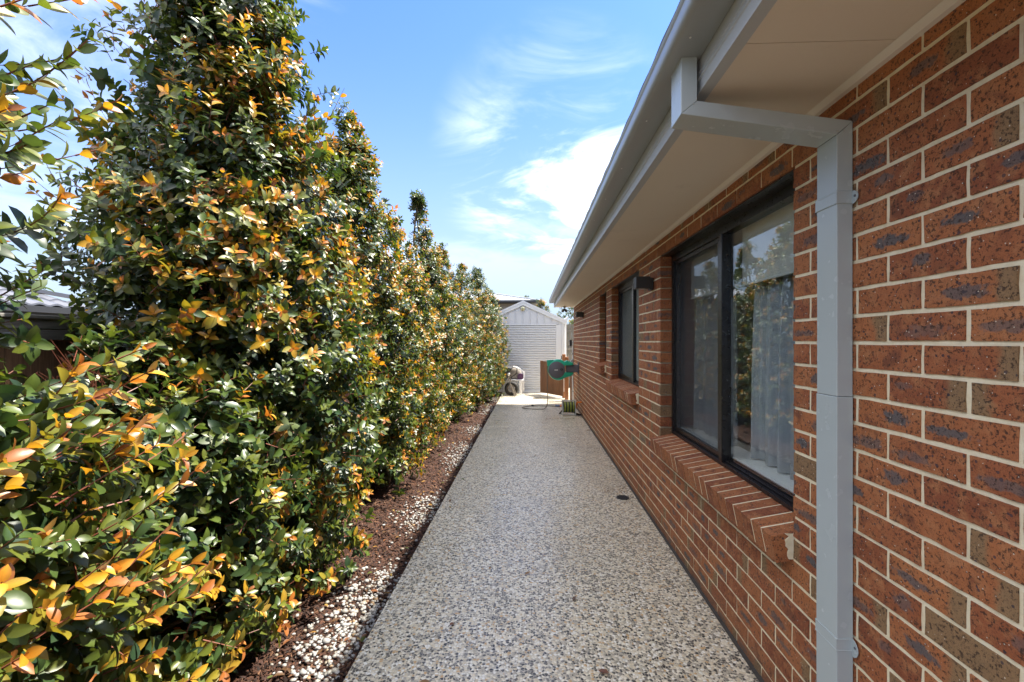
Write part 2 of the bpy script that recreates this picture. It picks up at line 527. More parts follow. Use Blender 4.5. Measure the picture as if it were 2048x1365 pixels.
class MB:
    """collects shapes, in world coordinates, and links them as one mesh object"""
    def __init__(self):
        self.v, self.f = [], []

    def add(self, vs, fs):
        o = len(self.v)
        self.v += [tuple(x) for x in vs]
        self.f += [tuple(i + o for i in q) for q in fs]
        return self

    def box(self, x0, x1, y0, y1, z0, z1, bev=0.0):
        if bev <= 0:
            vs = [(x, y, z) for x in (x0, x1) for y in (y0, y1) for z in (z0, z1)]
            return self.add(vs, [(0, 1, 3, 2), (4, 6, 7, 5), (0, 4, 5, 1), (2, 3, 7, 6), (0, 2, 6, 4), (1, 5, 7, 3)])
        bm = bmesh.new()
        bmesh.ops.create_cube(bm, size=1.0)
        for q in bm.verts:
            q.co = Vector(((x0 + x1) / 2 + q.co.x * (x1 - x0), (y0 + y1) / 2 + q.co.y * (y1 - y0), (z0 + z1) / 2 + q.co.z * (z1 - z0)))
        bmesh.ops.bevel(bm, geom=bm.edges[:], offset=bev, segments=1, affect='EDGES')
        return self.bm(bm)

    def bm(self, bm, mat=None):
        bm.verts.index_update()
        vs = [(mat @ q.co) if mat else q.co.copy() for q in bm.verts]
        fs = [tuple(q.index for q in f.verts) for f in bm.faces]
        bm.free()
        return self.add(vs, fs)

    def obox(self, c, ax, ay, az, hx, hy, hz):
        """box with centre c, unit axes and half sizes"""
        c, ax, ay, az = Vector(c), Vector(ax), Vector(ay), Vector(az)
        vs = [c + ax * hx * i + ay * hy * j + az * hz * k for i in (-1, 1) for j in (-1, 1) for k in (-1, 1)]
        return self.add(vs, [(0, 1, 3, 2), (4, 6, 7, 5), (0, 4, 5, 1), (2, 3, 7, 6), (0, 2, 6, 4), (1, 5, 7, 3)])

    def bar(self, a, b, wdt, hgt, up=(0, 0, 1)):
        a, b = Vector(a), Vector(b)
        d = (b - a)
        L = d.length
        d.normalize()
        s = d.cross(Vector(up))
        if s.length < 1e-4:
            s = d.cross(Vector((1, 0, 0)))
        s.normalize()
        u = s.cross(d)
        return self.obox((a + b) / 2, d, s, u, L / 2, wdt / 2, hgt / 2)

    def tube(self, pts, rad, n=8, close=False):
        pts = [Vector(q) for q in pts]
        rads = rad if isinstance(rad, (list, tuple)) else [rad] * len(pts)
        m = len(pts)
        rings = []
        prev = None
        for i, q in enumerate(pts):
            if close:
                d = pts[(i + 1) % m] - pts[i - 1]
            else:
                d = pts[min(i + 1, m - 1)] - pts[max(i - 1, 0)]
            d.normalize()
            if prev is None:
                s = d.cross(Vector((0, 0, 1)))
                if s.length < 0.05:
                    s = d.cross(Vector((1, 0, 0)))
            else:
                s = prev - d * prev.dot(d)
            s.normalize()
            prev = s
            u = d.cross(s)
            rings.append([q + (s * math.cos(2 * math.pi * k / n) + u * math.sin(2 * math.pi * k / n)) * rads[i] for k in range(n)])
        vs = [x for r_ in rings for x in r_]
        fs = []
        for i in range(m if close else m - 1):
            j = (i + 1) % m
            for k in range(n):
                k2 = (k + 1) % n
                fs.append((i * n + k, i * n + k2, j * n + k2, j * n + k))
        if not close:
            fs.append(tuple(range(n))[::-1])
            fs.append(tuple((m - 1) * n + k for k in range(n)))
        return self.add(vs, fs)

    def prism(self, poly, axis, a, b, caps=True):
        """extrude a 2-D polygon along an axis: 'y' takes (x, z) points, 'x' takes (y, z), 'z' takes (x, y)"""
        n = len(poly)
        def P(q, t_):
            return {'y': (q[0], t_, q[1]), 'x': (t_, q[0], q[1]), 'z': (q[0], q[1], t_)}[axis]
        vs = [P(q, a) for q in poly] + [P(q, b) for q in poly]
        fs = [(i, (i + 1) % n, n + (i + 1) % n, n + i) for i in range(n)]
        if caps:
            fs += [tuple(range(n))[::-1], tuple(range(n, 2 * n))]
        return self.add(vs, fs)

    def lathe(self, prof, c, ax, n=24):
        """prof = [(radius, distance along the axis)]"""
        c, ax = Vector(c), Vector(ax).normalized()
        s = ax.cross(Vector((0, 0, 1)))
        if s.length < 0.05:
            s = ax.cross(Vector((1, 0, 0)))
        s.normalize()
        u = ax.cross(s)
        vs, fs = [], []
        for r_, h in prof:
            for k in range(n):
                a = 2 * math.pi * k / n
                vs.append(c + ax * h + (s * math.cos(a) + u * math.sin(a)) * max(r_, 1e-4))
        for i in range(len(prof) - 1):
            for k in range(n):
                k2 = (k + 1) % n
                fs.append((i * n + k, i * n + k2, (i + 1) * n + k2, (i + 1) * n + k))
        return self.add(vs, fs)

    def build(self, name, mat, parent=None, smooth=False, at=None, fix=True):
        v = np.array(self.v, dtype=float)
        if at is None:
            lo, hi = v.min(0), v.max(0)
            at = ((lo[0] + hi[0]) / 2, (lo[1] + hi[1]) / 2, lo[2])
        v = v - np.array(at)
        me = bpy.data.meshes.new(name)
        me.from_pydata(v.tolist(), [], self.f)
        if fix:
            bm = bmesh.new()
            bm.from_mesh(me)
            bmesh.ops.recalc_face_normals(bm, faces=bm.faces[:])
            bm.to_mesh(me)
            bm.free()
        me.materials.append(mat)
        if smooth:
            me.polygons.foreach_set('use_smooth', [True] * len(me.polygons))
            try:
                me.set_sharp_from_angle(angle=R(38))
            except Exception:
                pass
        o = bpy.data.objects.new(name, me)
        put(o, parent, at)
        return o


def array_mesh(name, verts, faces, mat, cols=None, attr=None, smooth=False):
    """mesh straight from numpy arrays (all faces with the same corner count)"""
    me = bpy.data.meshes.new(name)
    k = faces.shape[1]
    me.vertices.add(len(verts))
    me.vertices.foreach_set('co', np.ascontiguousarray(verts, dtype=np.float32).ravel())
    me.loops.add(faces.size)
    me.loops.foreach_set('vertex_index', np.ascontiguousarray(faces, dtype=np.int32).ravel())
    me.polygons.add(len(faces))
    me.polygons.foreach_set('loop_start', np.arange(0, faces.size, k, dtype=np.int32))
    me.polygons.foreach_set('loop_total', np.full(len(faces), k, dtype=np.int32))
    if smooth:
        me.polygons.foreach_set('use_smooth', np.ones(len(faces), dtype=bool))
    me.update(calc_edges=True)
    me.materials.append(mat)
    if cols is not None:
        a = me.attributes.new(attr, 'FLOAT_COLOR', 'POINT')
        c = np.ones((len(verts), 4), dtype=np.float32)
        c[:, :3] = cols
        a.data.foreach_set('color', c.ravel())
    return me


def project(p):
    """picture x, y (2048 wide) and depth of world points (N,3)"""
    p = np.asarray(p, dtype=float)
    s, c = math.sin(YAW), math.cos(YAW)
    D = -p[:, 0] * s + p[:, 1] * c
    Rr = p[:, 0] * c + p[:, 1] * s
    Ds = np.where(D > 0.05, D, 0.05)
    return 1024 + F_PX * Rr / Ds, 682.5 - F_PX * (p[:, 2] - CAM_H) / Ds, D


# ------------------------------------------------------------------ the ground
WALL_X = 1.036
Y0, Y1 = -1.6, 11.0
PATH_L = -0.837
g = MB()
g.add([(-600, -600, -0.16), (600, -600, -0.16), (600, 900, -0.16), (-600, 900, -0.16)], [(0, 1, 2, 3)])
tag(g.build('ground', M['ground'], at=(0, 0, -0.16)), kind='structure')

path = bpy.data.objects.new('path', None)
put(path, None, (0, 0, 0))
tag(path, kind='structure')
cuts = [-1.8, 0.9, 4.40, 7.9, 11.3]
for i in range(4):
    a, b = cuts[i] + 0.003, cuts[i + 1] - 0.003
    MB().box(PATH_L, WALL_X - 0.022, a, b, -0.12, 0.0, 0.006).build('slab', M['agg'], path)
MB().box(PATH_L - 0.0, 3.2, 11.303, 14.4, -0.12, 0.0, 0.006).build('slab', M['agg'], path)
MB().box(PATH_L + 0.02, WALL_X - 0.03, -1.8, 11.3, -0.115, -0.012).build('joint_filler', M['strip'], path)
MB().box(WALL_X - 0.024, WALL_X + 0.02, -1.8, 11.0, -0.1, -0.006).build('gap_strip', M['strip'], path)

bed = MB()
nx, ny = 26, 160
xs = np.linspace(-2.34, PATH_L + 0.004, nx)
ys = np.linspace(-1.8, 14.3, ny)
def bed_h(x, y):
    return -0.035 + 0.018 * math.sin(3.1 * y + 1.3 * x) * math.sin(4.3 * x + 0.7 * y) + 0.012 * math.sin(9 * y + 5 * x) + 0.055 * min(1.0, max(0.0, (PATH_L - 0.15 - x)))
for j in range(ny):
    for i in range(nx):
        bed.v.append((xs[i], ys[j], bed_h(xs[i], ys[j])))
for j in range(ny - 1):
    for i in range(nx - 1):
        a = j * nx + i
        bed.f.append((a, a + 1, a + nx + 1, a + nx))
tag(bed.build('garden_bed', M['soil'], smooth=True), kind='structure')

# ------------------------------------------------------------------ the brick house
house = thing('brick_house', (3.0, 4.7, 0.0), 'red brown brick house with cream mortar and grey eaves along the right of the path', 'house')
wall = bpy.data.objects.new('wall', None)
put(wall, house, (WALL_X, 4.7, 0))
CO, BH = 0.0425, 0.086                  # first bed joint, course height
BL, Y_OFF = 0.2404, 0.9953
SOFFIT_Z = 2.334
HEAD = CO + BH * 25
WIN = [dict(y0=1.821, y1=3.65, k0=8), dict(y0=4.38, y1=5.85, k0=11), dict(y0=6.26, y1=6.87, k0=13)]
MX0, MX1 = WALL_X + 0.0042, WALL_X + 0.105
mo = MB()
edges = [Y0] + [e for wn in WIN for e in (wn['y0'] - 0.006, wn['y1'] + 0.006)] + [Y1 - 0.004]
for i in range(0, len(edges), 2):
    mo.box(MX0, MX1, edges[i] if i == 0 else edges[i] + 0.012, edges[i + 1] if i == len(edges) - 2 else edges[i + 1] , -0.1, 2.40)
for wn in WIN:
    a, b = wn['y0'] - 0.006, wn['y1'] + 0.018
    mo.box(MX0 + 0.0002, MX1 - 0.0002, a, b, -0.1, CO + BH * wn['k0'] - 0.03)
    mo.box(MX0 + 0.0002, MX1 - 0.0002, a, b, HEAD + 0.012, 2.40)
mo.box(MX0 + 0.3, 8.0, Y1 - 0.25, Y1 - 0.006, -0.1, 2.4)
mo.box(MX0 + 0.001, MX0 + 0.301, Y1 - 0.25, Y1 - 0.007, -0.1, 2.4)
mo.build('mortar', M['mortar'], wall, at=(WALL_X, 4.7, 0))


def brick_shape(L, H, dep, rg, rag=1.0):
    """ragged-edged brick: front towards -X, centred; (verts, faces)"""
    per = []
    def edge(p, q, n):
        for i in range(n):
            t_ = i / n
            per.append((p[0] + (q[0] - p[0]) * t_, p[1] + (q[1] - p[1]) * t_))
    h, l = H / 2, L / 2
    n = 5 if L > 0.16 else 3
    edge((-l, -h), (l, -h), n); edge((l, -h), (l, h), 2); edge((l, h), (-l, h), n); edge((-l, h), (-l, -h), 2)
    m = len(per)
    vs = [(0.0, 0, 0)]
    for (y, z) in per:
        vs.append((rg.uniform(0.0, 0.0022) * rag, y - math.copysign(rg.uniform(0, 0.0026) * rag, y), z - math.copysign(rg.uniform(0, 0.0024) * rag, z)))
    for (y, z) in per:
        vs.append((dep, y, z))
    fs = [(0, 1 + (i + 1) % m, 1 + i) for i in range(m)]
    fs += [(1 + i, 1 + (i + 1) % m, 1 + m + (i + 1) % m, 1 + m + i) for i in range(m)]
    fs.append(tuple(range(1 + m, 1 + 2 * m)))
    return vs, fs


rb = random.Random(3)
bricks = []                              # y0, y1, z0, z1, x-jitter
for k in range(-1, 27):
    z0, z1 = CO + BH * k + 0.005, CO + BH * (k + 1) - 0.005
    if k == -1: z0 = -0.02
    if k == 26: z1 = SOFFIT_Z + 0.03
    holes = [(wn['y0'], wn['y1']) for wn in WIN if wn['k0'] <= k < 25 or k == wn['k0'] - 1 and False]
    spans, a = [], Y0
    for h0, h1 in holes:
        spans.append((a, h0)); a = h1
    spans.append((a, Y1))
    off = Y_OFF if (k % 2 == 0) else Y_OFF + BL / 2 - 0.004
    for s0, s1 in spans:
        i = math.floor((s0 - off) / BL)
        y = s0
        first = True
        while y < s1 - 0.01:
            nxt = off + BL * (i + 1)
            i += 1
            if nxt <= y + 0.045: continue
            e = min(nxt - 0.005, s1)
            if s1 - e < 0.05: e = s1
            bricks.append((y if first else y, e, z0, z1))
            y = e + 0.010
            first = False
dist = []
for (a, b, z0, z1) in bricks:
    px, py, D = project([((WALL_X), (a + b) / 2, (z0 + z1) / 2)])
    vis = 1055 < px[0] < 2060 + 60 and -40 < py[0] < 1400 and D[0] > 0.2
    dist.append(D[0] if vis else 1e9)
order = sorted(range(len(bricks)), key=lambda i: dist[i])
single = set(order[:298])
cache = {}
bwv, bwf, bloc, brnd = [], [], [], []
for idx, (a, b, z0, z1) in enumerate(bricks):
    L, H = b - a, z1 - z0
    c = (WALL_X + rb.uniform(-0.0012, 0.0012), (a + b) / 2, (z0 + z1) / 2)
    if idx in single:
        key = (round(L, 2), round(H, 3), rb.randrange(4) if abs(L - 0.2304) < 0.006 else 0)
        if key not in cache:
            vs, fs = brick_shape(L, H, 0.10, rb)
            me = bpy.data.meshes.new('brick')
            me.from_pydata(vs, [], fs)
            me.materials.append(M['brick'])
            cache[key] = me
        o = bpy.data.objects.new('brick', cache[key])
        put(o, wall, c)
    else:
        vs, fs = brick_shape(L, H, 0.10, rb)
        n = len(bwv)
        bwv += [(v[0] + c[0], v[1] + c[1], v[2] + c[2]) for v in vs]
        bwf += [tuple(i + n for i in f) for f in fs]
        bloc += vs
        r3 = (rb.random(), rb.random(), rb.random())
        brnd += [r3] * len(vs)


def brickwork(name, V, Fc, loc, rnd, parent, at):
    me = bpy.data.meshes.new(name)
    me.from_pydata((np.array(V) - np.array(at)).tolist(), [], Fc)
    me.materials.append(M['brickwork'])
    for nm, dat in (('brick_local', loc), ('brick_random', rnd)):
        at_ = me.attributes.new(nm, 'FLOAT_VECTOR', 'POINT')
        at_.data.foreach_set('vector', np.array(dat, dtype=np.float32).ravel())
    o = bpy.data.objects.new(name, me)
    put(o, parent, at)
    return o


bw = brickwork('brickwork', bwv, bwf, bloc, brnd, wall, (WALL_X, 4.7, 0))
tag(bw, kind='stuff')

for wn in WIN:
    MB().box(WALL_X + 0.010, WALL_X + 0.098, wn['y0'] - 0.006, wn['y1'] + 0.006, HEAD - 0.004, HEAD + 0.0035).build('lintel', M['black'], wall)

# window sills: bricks on edge, sloping out
for wi, wn in enumerate(WIN):
    sill = bpy.data.objects.new('window_sill', None)
    zt = CO + BH * wn['k0'] + 0.030
    put(sill, house, (WALL_X, (wn['y0'] + wn['y1']) / 2, zt))
    n = round((wn['y1'] - wn['y0']) / 0.0862)
    stp = (wn['y1'] - wn['y0']) / n
    til = math.atan(0.20)
    for i in range(n):
        yc = wn['y0'] + stp * (i + 0.5)
        vs, fs = brick_shape(0.110, stp - 0.0105, 0.215, rb, 0.3)
        me = bpy.data.meshes.new('brick')
        # turn so that the small face points out of the wall and the 110 mm side stands up
        vs2 = []
        for v in vs:
            x, y, z = v[0], v[2], v[1]
            xx = x * math.cos(til) - z * math.sin(til) * -1 * -1
            vs2.append((x * math.cos(til) - (z - 0.055) * math.sin(til), y, x * math.sin(til) + (z - 0.055) * math.cos(til)))
        me.from_pydata(vs2, [], [f[::-1] for f in fs])
        me.materials.append(M['sillbrick'])
        o = bpy.data.objects.new('brick', me)
        put(o, sill, (WALL_X - 0.083 + rb.uniform(-0.002, 0.002), yc, zt - 0.026 + rb.uniform(-0.0003, 0.0003)))
    ms = MB()
    def rot(x, z):
        return (WALL_X - 0.083 + x * math.cos(til) - (z) * math.sin(til), zt - 0.026 + x * math.sin(til) + z * math.cos(til))
    q = [rot(0.0024, -0.0014), rot(0.205, -0.0014), rot(0.205, -0.104), rot(0.0024, -0.104)]
    ms.prism(q, 'y', wn['y0'] + 0.022, wn['y1'] - 0.022)
    # smeared mortar where the near end of the sill meets the wall
    zq = np.linspace(zt - 0.115, zt - 0.015, 9)
    jag = [(WALL_X - 0.010 - 0.022 * rb.random(), z) for z in zq]
    ms.prism([(WALL_X + 0.01, zq[0])] + jag + [(WALL_X + 0.01, zq[-1])], 'y', wn['y0'] + 0.0005, wn['y0'] + 0.008)
    ms.build('mortar', M['mortar'], sill)

# eaves
FX0, FX1 = 0.555, 0.592
sheets = [Y0, 1.27, 3.67, 6.07, 8.47, Y1 + 0.02]
for i in range(5):
    a, b = sheets[i] + 0.0015, sheets[i + 1] - 0.0015
    MB().box(FX1 - 0.004, WALL_X + 0.05, a, b, SOFFIT_Z, SOFFIT_Z + 0.006).build('soffit_panel', M['soffit'], house)
MB().box(FX1 - 0.002, WALL_X + 0.06, Y0, Y1 + 0.018, SOFFIT_Z + 0.009, SOFFIT_Z + 0.02).build('soffit_batten', M['dark'], house)
nh = MB()
for i in range(27):
    y = 0.9 + i * 0.38
    for x in (FX1 + 0.05, WALL_X - 0.10):
        nh.lathe([(0.0001, -0.0012), (0.0032, -0.0008), (0.0034, 0.0002)], (x + rb.uniform(-0.004, 0.004), y + rb.uniform(-0.02, 0.02), SOFFIT_Z), (0, 0, 1), 6)
nh.build('nail_heads', M['soffit'], house)
bd = MB()
bd.prism([(WALL_X + 0.012, SOFFIT_Z - 0.012), (WALL_X - 0.018, SOFFIT_Z - 0.012), (WALL_X - 0.042, SOFFIT_Z - 0.0015), (WALL_X + 0.012, SOFFIT_Z - 0.0015)], 'y', Y0, Y1 + 0.01)
bd.build('soffit_bead', M['bead'], house)
fa = MB()
zf = 2.330
fp = [(FX1, zf), (FX0, zf), (FX0, zf + 0.040), (FX0 - 0.004, zf + 0.043), (FX0 - 0.004, zf + 0.047), (FX0, zf + 0.050),
      (FX0, zf + 0.062), (FX0 - 0.003, zf + 0.0645), (FX0 - 0.003, zf + 0.067), (FX0, zf + 0.0695), (FX0, zf + 0.20), (FX1, zf + 0.20)]
fa.prism(fp, 'y', Y0, Y1 + 0.03)
fa.build('fascia', M['fascia'], house)
ga = MB()
gp = [(FX0 - 0.001, 2.4365), (0.462, 2.4365), (0.451, 2.4392), (0.444, 2.446), (0.4405, 2.455), (0.4400, 2.468), (0.4405, 2.488),
      (0.4360, 2.494), (0.4345, 2.501), (0.4385, 2.507), (0.446, 2.508), (0.450, 2.503), (0.450, 2.472), (0.46, 2.452), (FX0 - 0.006, 2.452), (FX0 - 0.006, 2.535), (FX0 - 0.001, 2.535)]
ga.prism(gp, 'y', Y0, Y1 + 0.06)
ga.prism([(FX0 - 0.001, 2.4375), (0.462, 2.4375), (0.445, 2.447), (0.441, 2.468), (0.441, 2.505), (FX0 - 0.001, 2.53)], 'y', Y1 + 0.055, Y1 + 0.0615)
gut = ga.build('gutter', M['guttersteel'], house, smooth=True)
gb = MB()
for i in range(22):
    y = 0.35 + i * 0.52
    gb.lathe([(0.0001, -0.003), (0.0032, -0.002), (0.0035, 0.0005)], (0.485, y, 2.4362), (0, 0, 1), 6)
gb.build('gutter_rivets', M['whitepaint'], gut)

# roof: tiles in rows up a 22 degree slope
SL = math.tan(R(22))
RX0, RZ0 = 0.447, 2.522
roof = bpy.data.objects.new('roof', None)
put(roof, house, (4.5, 4.7, 2.5))
deck = MB()
deck.prism([(0.60, 2.50), (7.4, 2.50 + (7.4 - 0.6) * SL), (14.2, 2.50), (14.2, 2.40), (0.60, 2.40)], 'y', Y0, Y1 + 0.0)
deck.build('roof_deck', M['dark'], roof)
per, amp = 0.30, 0.007
tile_cache = []
for v_ in range(3):
    tm = MB()
    n = 10
    vs, fs = [], []
    for j, (xx, lift) in enumerate(((0.0, 0.0), (0.36, -0.012))):
        for i in range(n + 1):
            y = per * i / n
            h = amp * (0.5 - 0.5 * math.cos(2 * math.pi * i / n)) + rb.uniform(-0.0008, 0.0008)
            vs.append((xx, y, h + xx * SL + lift))
    for i in range(n + 1):
        x, y, h = vs[i]
        vs.append((0.0, y, h - 0.014))
    for i in range(n):
        fs.append((i, i + 1, n + 2 + i, n + 1 + i))
        fs.append((i, 2 * (n + 1) + i, 2 * (n + 1) + i + 1, i + 1))
    me = bpy.data.meshes.new('roof_tile')
    me.from_pydata(vs, [], fs)
    me.materials.append(M['tile'])
    me.polygons.foreach_set('use_smooth', [True] * len(me.polygons))
    me.set_sharp_from_angle(angle=R(40))
    tile_cache.append(me)
rest = MB()
for row in range(20):
    x = RX0 + row * 0.335
    for i in range(42):
        y = Y0 + i * per
        zz_ = RZ0 + 0.012 + row * 0.335 * SL
        if row < 5:
            put(bpy.data.objects.new('roof_tile', rb.choice(tile_cache)), roof, (x, y, zz_))
        else:
            me = tile_cache[i % 3]
            rest.add([(q.co.x + x, q.co.y + y, q.co.z + zz_) for q in me.vertices], [tuple(p_.vertices) for p_ in me.polygons])
tag(rest.build('roof_tiles', M['tile'], roof, fix=False), kind='stuff')

# downpipe with offset bend to the gutter
PY0, PY1 = 1.488, 1.592
dp = bpy.data.objects.new('downpipe', None)
put(dp, house, (1.01, 1.54, 0))
T = 0.052
xo0, xi0 = 0.4895, 0.5415              # drop from the gutter
xo1, xi1 = 0.9845, 1.0345              # run down the wall
zb0, zb1 = 2.2527, 2.1760              # lower edge of the arm at both corners
zt0, zt1 = 2.2946, 2.2190
outer = [(xo0, 2.4385), (xo0, zb0), (xo1, zb1), (xo1, 1.330), (xo1, 0.0)]
inner = [(xi0, 2.4385), (xi0, zt0), (xi1, zt1), (xi1, 1.330), (xi1, 0.0)]


def pipe_piece(o0, o1, i0, i1, g=0.0):
    b_ = MB()
    b_.prism([o0, o1, i1, i0], 'y', PY0 + g, PY1 - g)
    return b_


pc = pipe_piece(outer[0], outer[1], inner[0], inner[1])
DPP = [pc.build('outlet_drop', M['steel'], dp)]
DPP.append(pipe_piece(outer[1], outer[2], inner[1], inner[2], 0.0004).build('offset_arm', M['steel'], dp))
DPP.append(pipe_piece((xo1, zb1 - 0.002), (xo1, 1.331), (xi1, zt1), (xi1, 1.331), 0.0012).build('upper_pipe', M['steel'], dp))
DPP.append(pipe_piece((xo1 - 0.0014, 1.330), (xo1 - 0.0014, 0.0), (xi1, 1.330), (xi1, 0.0), -0.0004).build('lower_pipe', M['steel'], dp))
for o in DPP:
    bv = o.modifiers.new('folded_edges', 'BEVEL')
    bv.width = 0.0022
    bv.segments = 2
    bv.limit_method = 'ANGLE'
    bv.angle_limit = R(60)
scr = MB()
for (x, z, y) in ((0.530, 2.284, PY0), (0.985, 2.186, PY0), (1.006, 2.188, PY0)):
    scr.lathe([(0.0001, 0.0018), (0.0026, 0.0012), (0.003, -0.001)], (x, y, z), (0, -1, 0), 8)
scr.build('rivets', M['greylight'], dp)
for zc_ in (1.973, 0.532):
    br = MB()
    h = 0.018
    for zz_ in (-h, h):
        br.box(xo1 - 0.0042, xi1, PY0 - 0.0026, PY1 + 0.0026, zc_ + zz_ - 0.0022, zc_ + zz_ + 0.0022, 0.0008)
    br.box(xo1 - 0.0030, xi1 + 0.0004, PY0 - 0.0018, PY1 + 0.0018, zc_ - h, zc_ + h)
    pts = [(0, -h)] + [(0.026 * math.cos(a), 0.021 * math.sin(a) - 0.002) for a in np.linspace(-math.pi / 2, math.pi / 2, 9)] + [(0, h)]
    pts = [(PY0 - 0.002 - p_[0], zc_ + p_[1] * (1.0 if zc_ > 1 else 1.35) - (0 if zc_ > 1 else 0.004)) for p_ in pts]
    br.prism(pts, 'x', WALL_X - 0.0062, WALL_X - 0.0045)
    bo = br.build('bracket', M['steel'], dp)
    MB().lathe([(0.0001, 0.003), (0.004, 0.0022), (0.0045, 0)], (WALL_X - 0.006, PY0 - 0.015, zc_), (-1, 0, 0), 8).build('screw', M['greyplastic'], bo)

# ------------------------------------------------------------------ windows
def window(wn, idx):
    y0, y1 = wn['y0'] + 0.004, wn['y1'] - 0.004
    z0, z1 = CO + BH * wn['k0'] + 0.045, HEAD - 0.002
    root = bpy.data.objects.new('window', None)
    put(root, house, (WALL_X + 0.12, (y0 + y1) / 2, z0))
    fx0, fx1 = WALL_X + 0.088, WALL_X + 0.150
    fr = MB()
    fr.box(fx0, fx1, y0, y0 + 0.045, z0, z1)
    fr.box(fx0, fx1, y1 - 0.035, y1, z0, z1)
    fr.box(fx0 + 0.001, fx1, y0 + 0.045, y1 - 0.035, z1 - 0.050, z1)
    for (x_, zt_) in ((fx0 + 0.0005, 0.018), (fx0 + 0.016, 0.032), (fx0 + 0.034, 0.046)):
        fr.box(x_, fx1 - 0.001, y0 + 0.045, y1 - 0.035, z0 + zt_ - 0.018 if zt_ > 0.02 else z0, z0 + zt_)
    for (x_, zt_) in ((fx0 + 0.006, 0.018), (fx0 + 0.022, 0.032), (fx0 + 0.040, 0.046)):
        fr.box(x_, x_ + 0.0025, y0 + 0.045, y1 - 0.035, z0 + zt_, z0 + zt_ + 0.006)
    fr.build('frame', M['black'], root)
    return root, y0, y1, z0, z1, fx0, fx1


def room(y0, y1, z0, z1, x0, depth, parent):
    """plastered room behind a window, open towards the glass"""
    b = MB()
    Y0_, Y1_, Z0_, Z1_, X1_ = y0 - 0.0, y1 + 0.0, z0 - 0.0, z1 + 0.0, x0 + depth
    v = [(x0, Y0_, Z0_), (x0, Y1_, Z0_), (x0, Y1_, Z1_), (x0, Y0_, Z1_), (X1_, Y0_, Z0_), (X1_, Y1_, Z0_), (X1_, Y1_, Z1_), (X1_, Y0_, Z1_)]
    b.add(v, [(0, 1, 5, 4), (3, 7, 6, 2), (0, 4, 7, 3), (1, 2, 6, 5), (4, 5, 6, 7)])
    return b.build('room', M['plaster'], parent, fix=False)


# big window with sliding screen
win, y0, y1, z0, z1, fx0, fx1 = window(WIN[0], 0)
ST0, ST1 = 2.690, 2.770
MB().box(fx0 - 0.004, fx1 - 0.01, ST0, ST1 - 0.035, z0 + 0.02, z1 - 0.045, 0.003).build('stile', M['black'], win)
MB().box(fx0 + 0.012, fx1 - 0.004, ST1 - 0.036, ST1, z0 + 0.034, z1 - 0.0452, 0.003).build('stile', M['black'], win)
MB().box(fx0 + 0.030, fx0 + 0.034, y0 + 0.045, ST0 + 0.01, z0 + 0.045, z1 - 0.05).build('pane', M['glass'], win)
MB().box(fx0 + 0.046, fx0 + 0.050, ST1 - 0.01, y1 - 0.035, z0 + 0.045, z1 - 0.05).build('pane', M['glass'], win)
sf = MB()
sy0, sy1, sz0, sz1 = ST1 - 0.002, y1 - 0.036, z0 + 0.036, z1 - 0.052
sf.box(fx0 + 0.014, fx0 + 0.026, sy0, sy0 + 0.022, sz0, sz1)
sf.box(fx0 + 0.014, fx0 + 0.026, sy1 - 0.026, sy1, sz0, sz1)
sf.box(fx0 + 0.0145, fx0 + 0.0255, sy0 + 0.022, sy1 - 0.026, sz0, sz0 + 0.026)
sf.box(fx0 + 0.0145, fx0 + 0.0255, sy0 + 0.022, sy1 - 0.026, sz1 - 0.026, sz1)
fsn = sf.build('flyscreen', M['black'], win)
MB().box(fx0 + 0.0195, fx0 + 0.0203, sy0 + 0.02, sy1 - 0.024, sz0 + 0.02, sz1 - 0.02).build('screen_mesh', M['mesh'], fsn)
MB().box(fx0 - 0.001, fx0 + 0.016, y1 - 0.052, y1 - 0.036, z0 + 0.72, z0 + 0.80, 0.003).build('latch', M['black'], fsn)
MB().box(fx1 + 0.002, fx1 + 0.16, y0 - 0.06, y1 + 0.06, z0 + 0.035, z0 + 0.052, 0.003).build('inner_sill', M['whitepaint'], win)
room(y0 - 0.35, y1 + 0.35, z0 - 0.5, z1 + 0.12, fx1 + 0.001, 2.6, win)


def curtain(name, x, ya, yb, za, zb, waves, amp, mat, label):
    b = MB()
    n = max(20, int((yb - ya) * 140))
    rr = random.Random(int(ya * 100))
    ph = [rr.uniform(0, 6.28) for _ in range(3)]
    rows = (za, za + 0.15, (za + zb) / 2, zb - 0.1, zb)
    for q, z in enumerate(rows):
        s = (1.15, 1.1, 1.0, 0.7, 0.5)[q]
        for i in range(n + 1):
            t_ = i / n
            a = 2 * math.pi * waves * (t_ + 0.05 * math.sin(5 * t_ + ph[2]))
            b.v.append((x + s * amp * (math.sin(a + ph[0]) + 0.35 * math.sin(2.3 * a + ph[1])), ya + (yb - ya) * t_ + 0.010 * math.cos(a), z))
    for q in range(len(rows) - 1):
        for i in range(n):
            k = q * (n + 1) + i
            b.f.append((k, k + 1, k + n + 2, k + n + 1))
    o = b.build(name, mat, None, smooth=True, fix=False)
    sm = o.modifiers.new('thickness', 'SOLIDIFY')
    sm.thickness = 0.0015
    tag(o, label, 'curtain', 'curtains behind the large window')
    return o


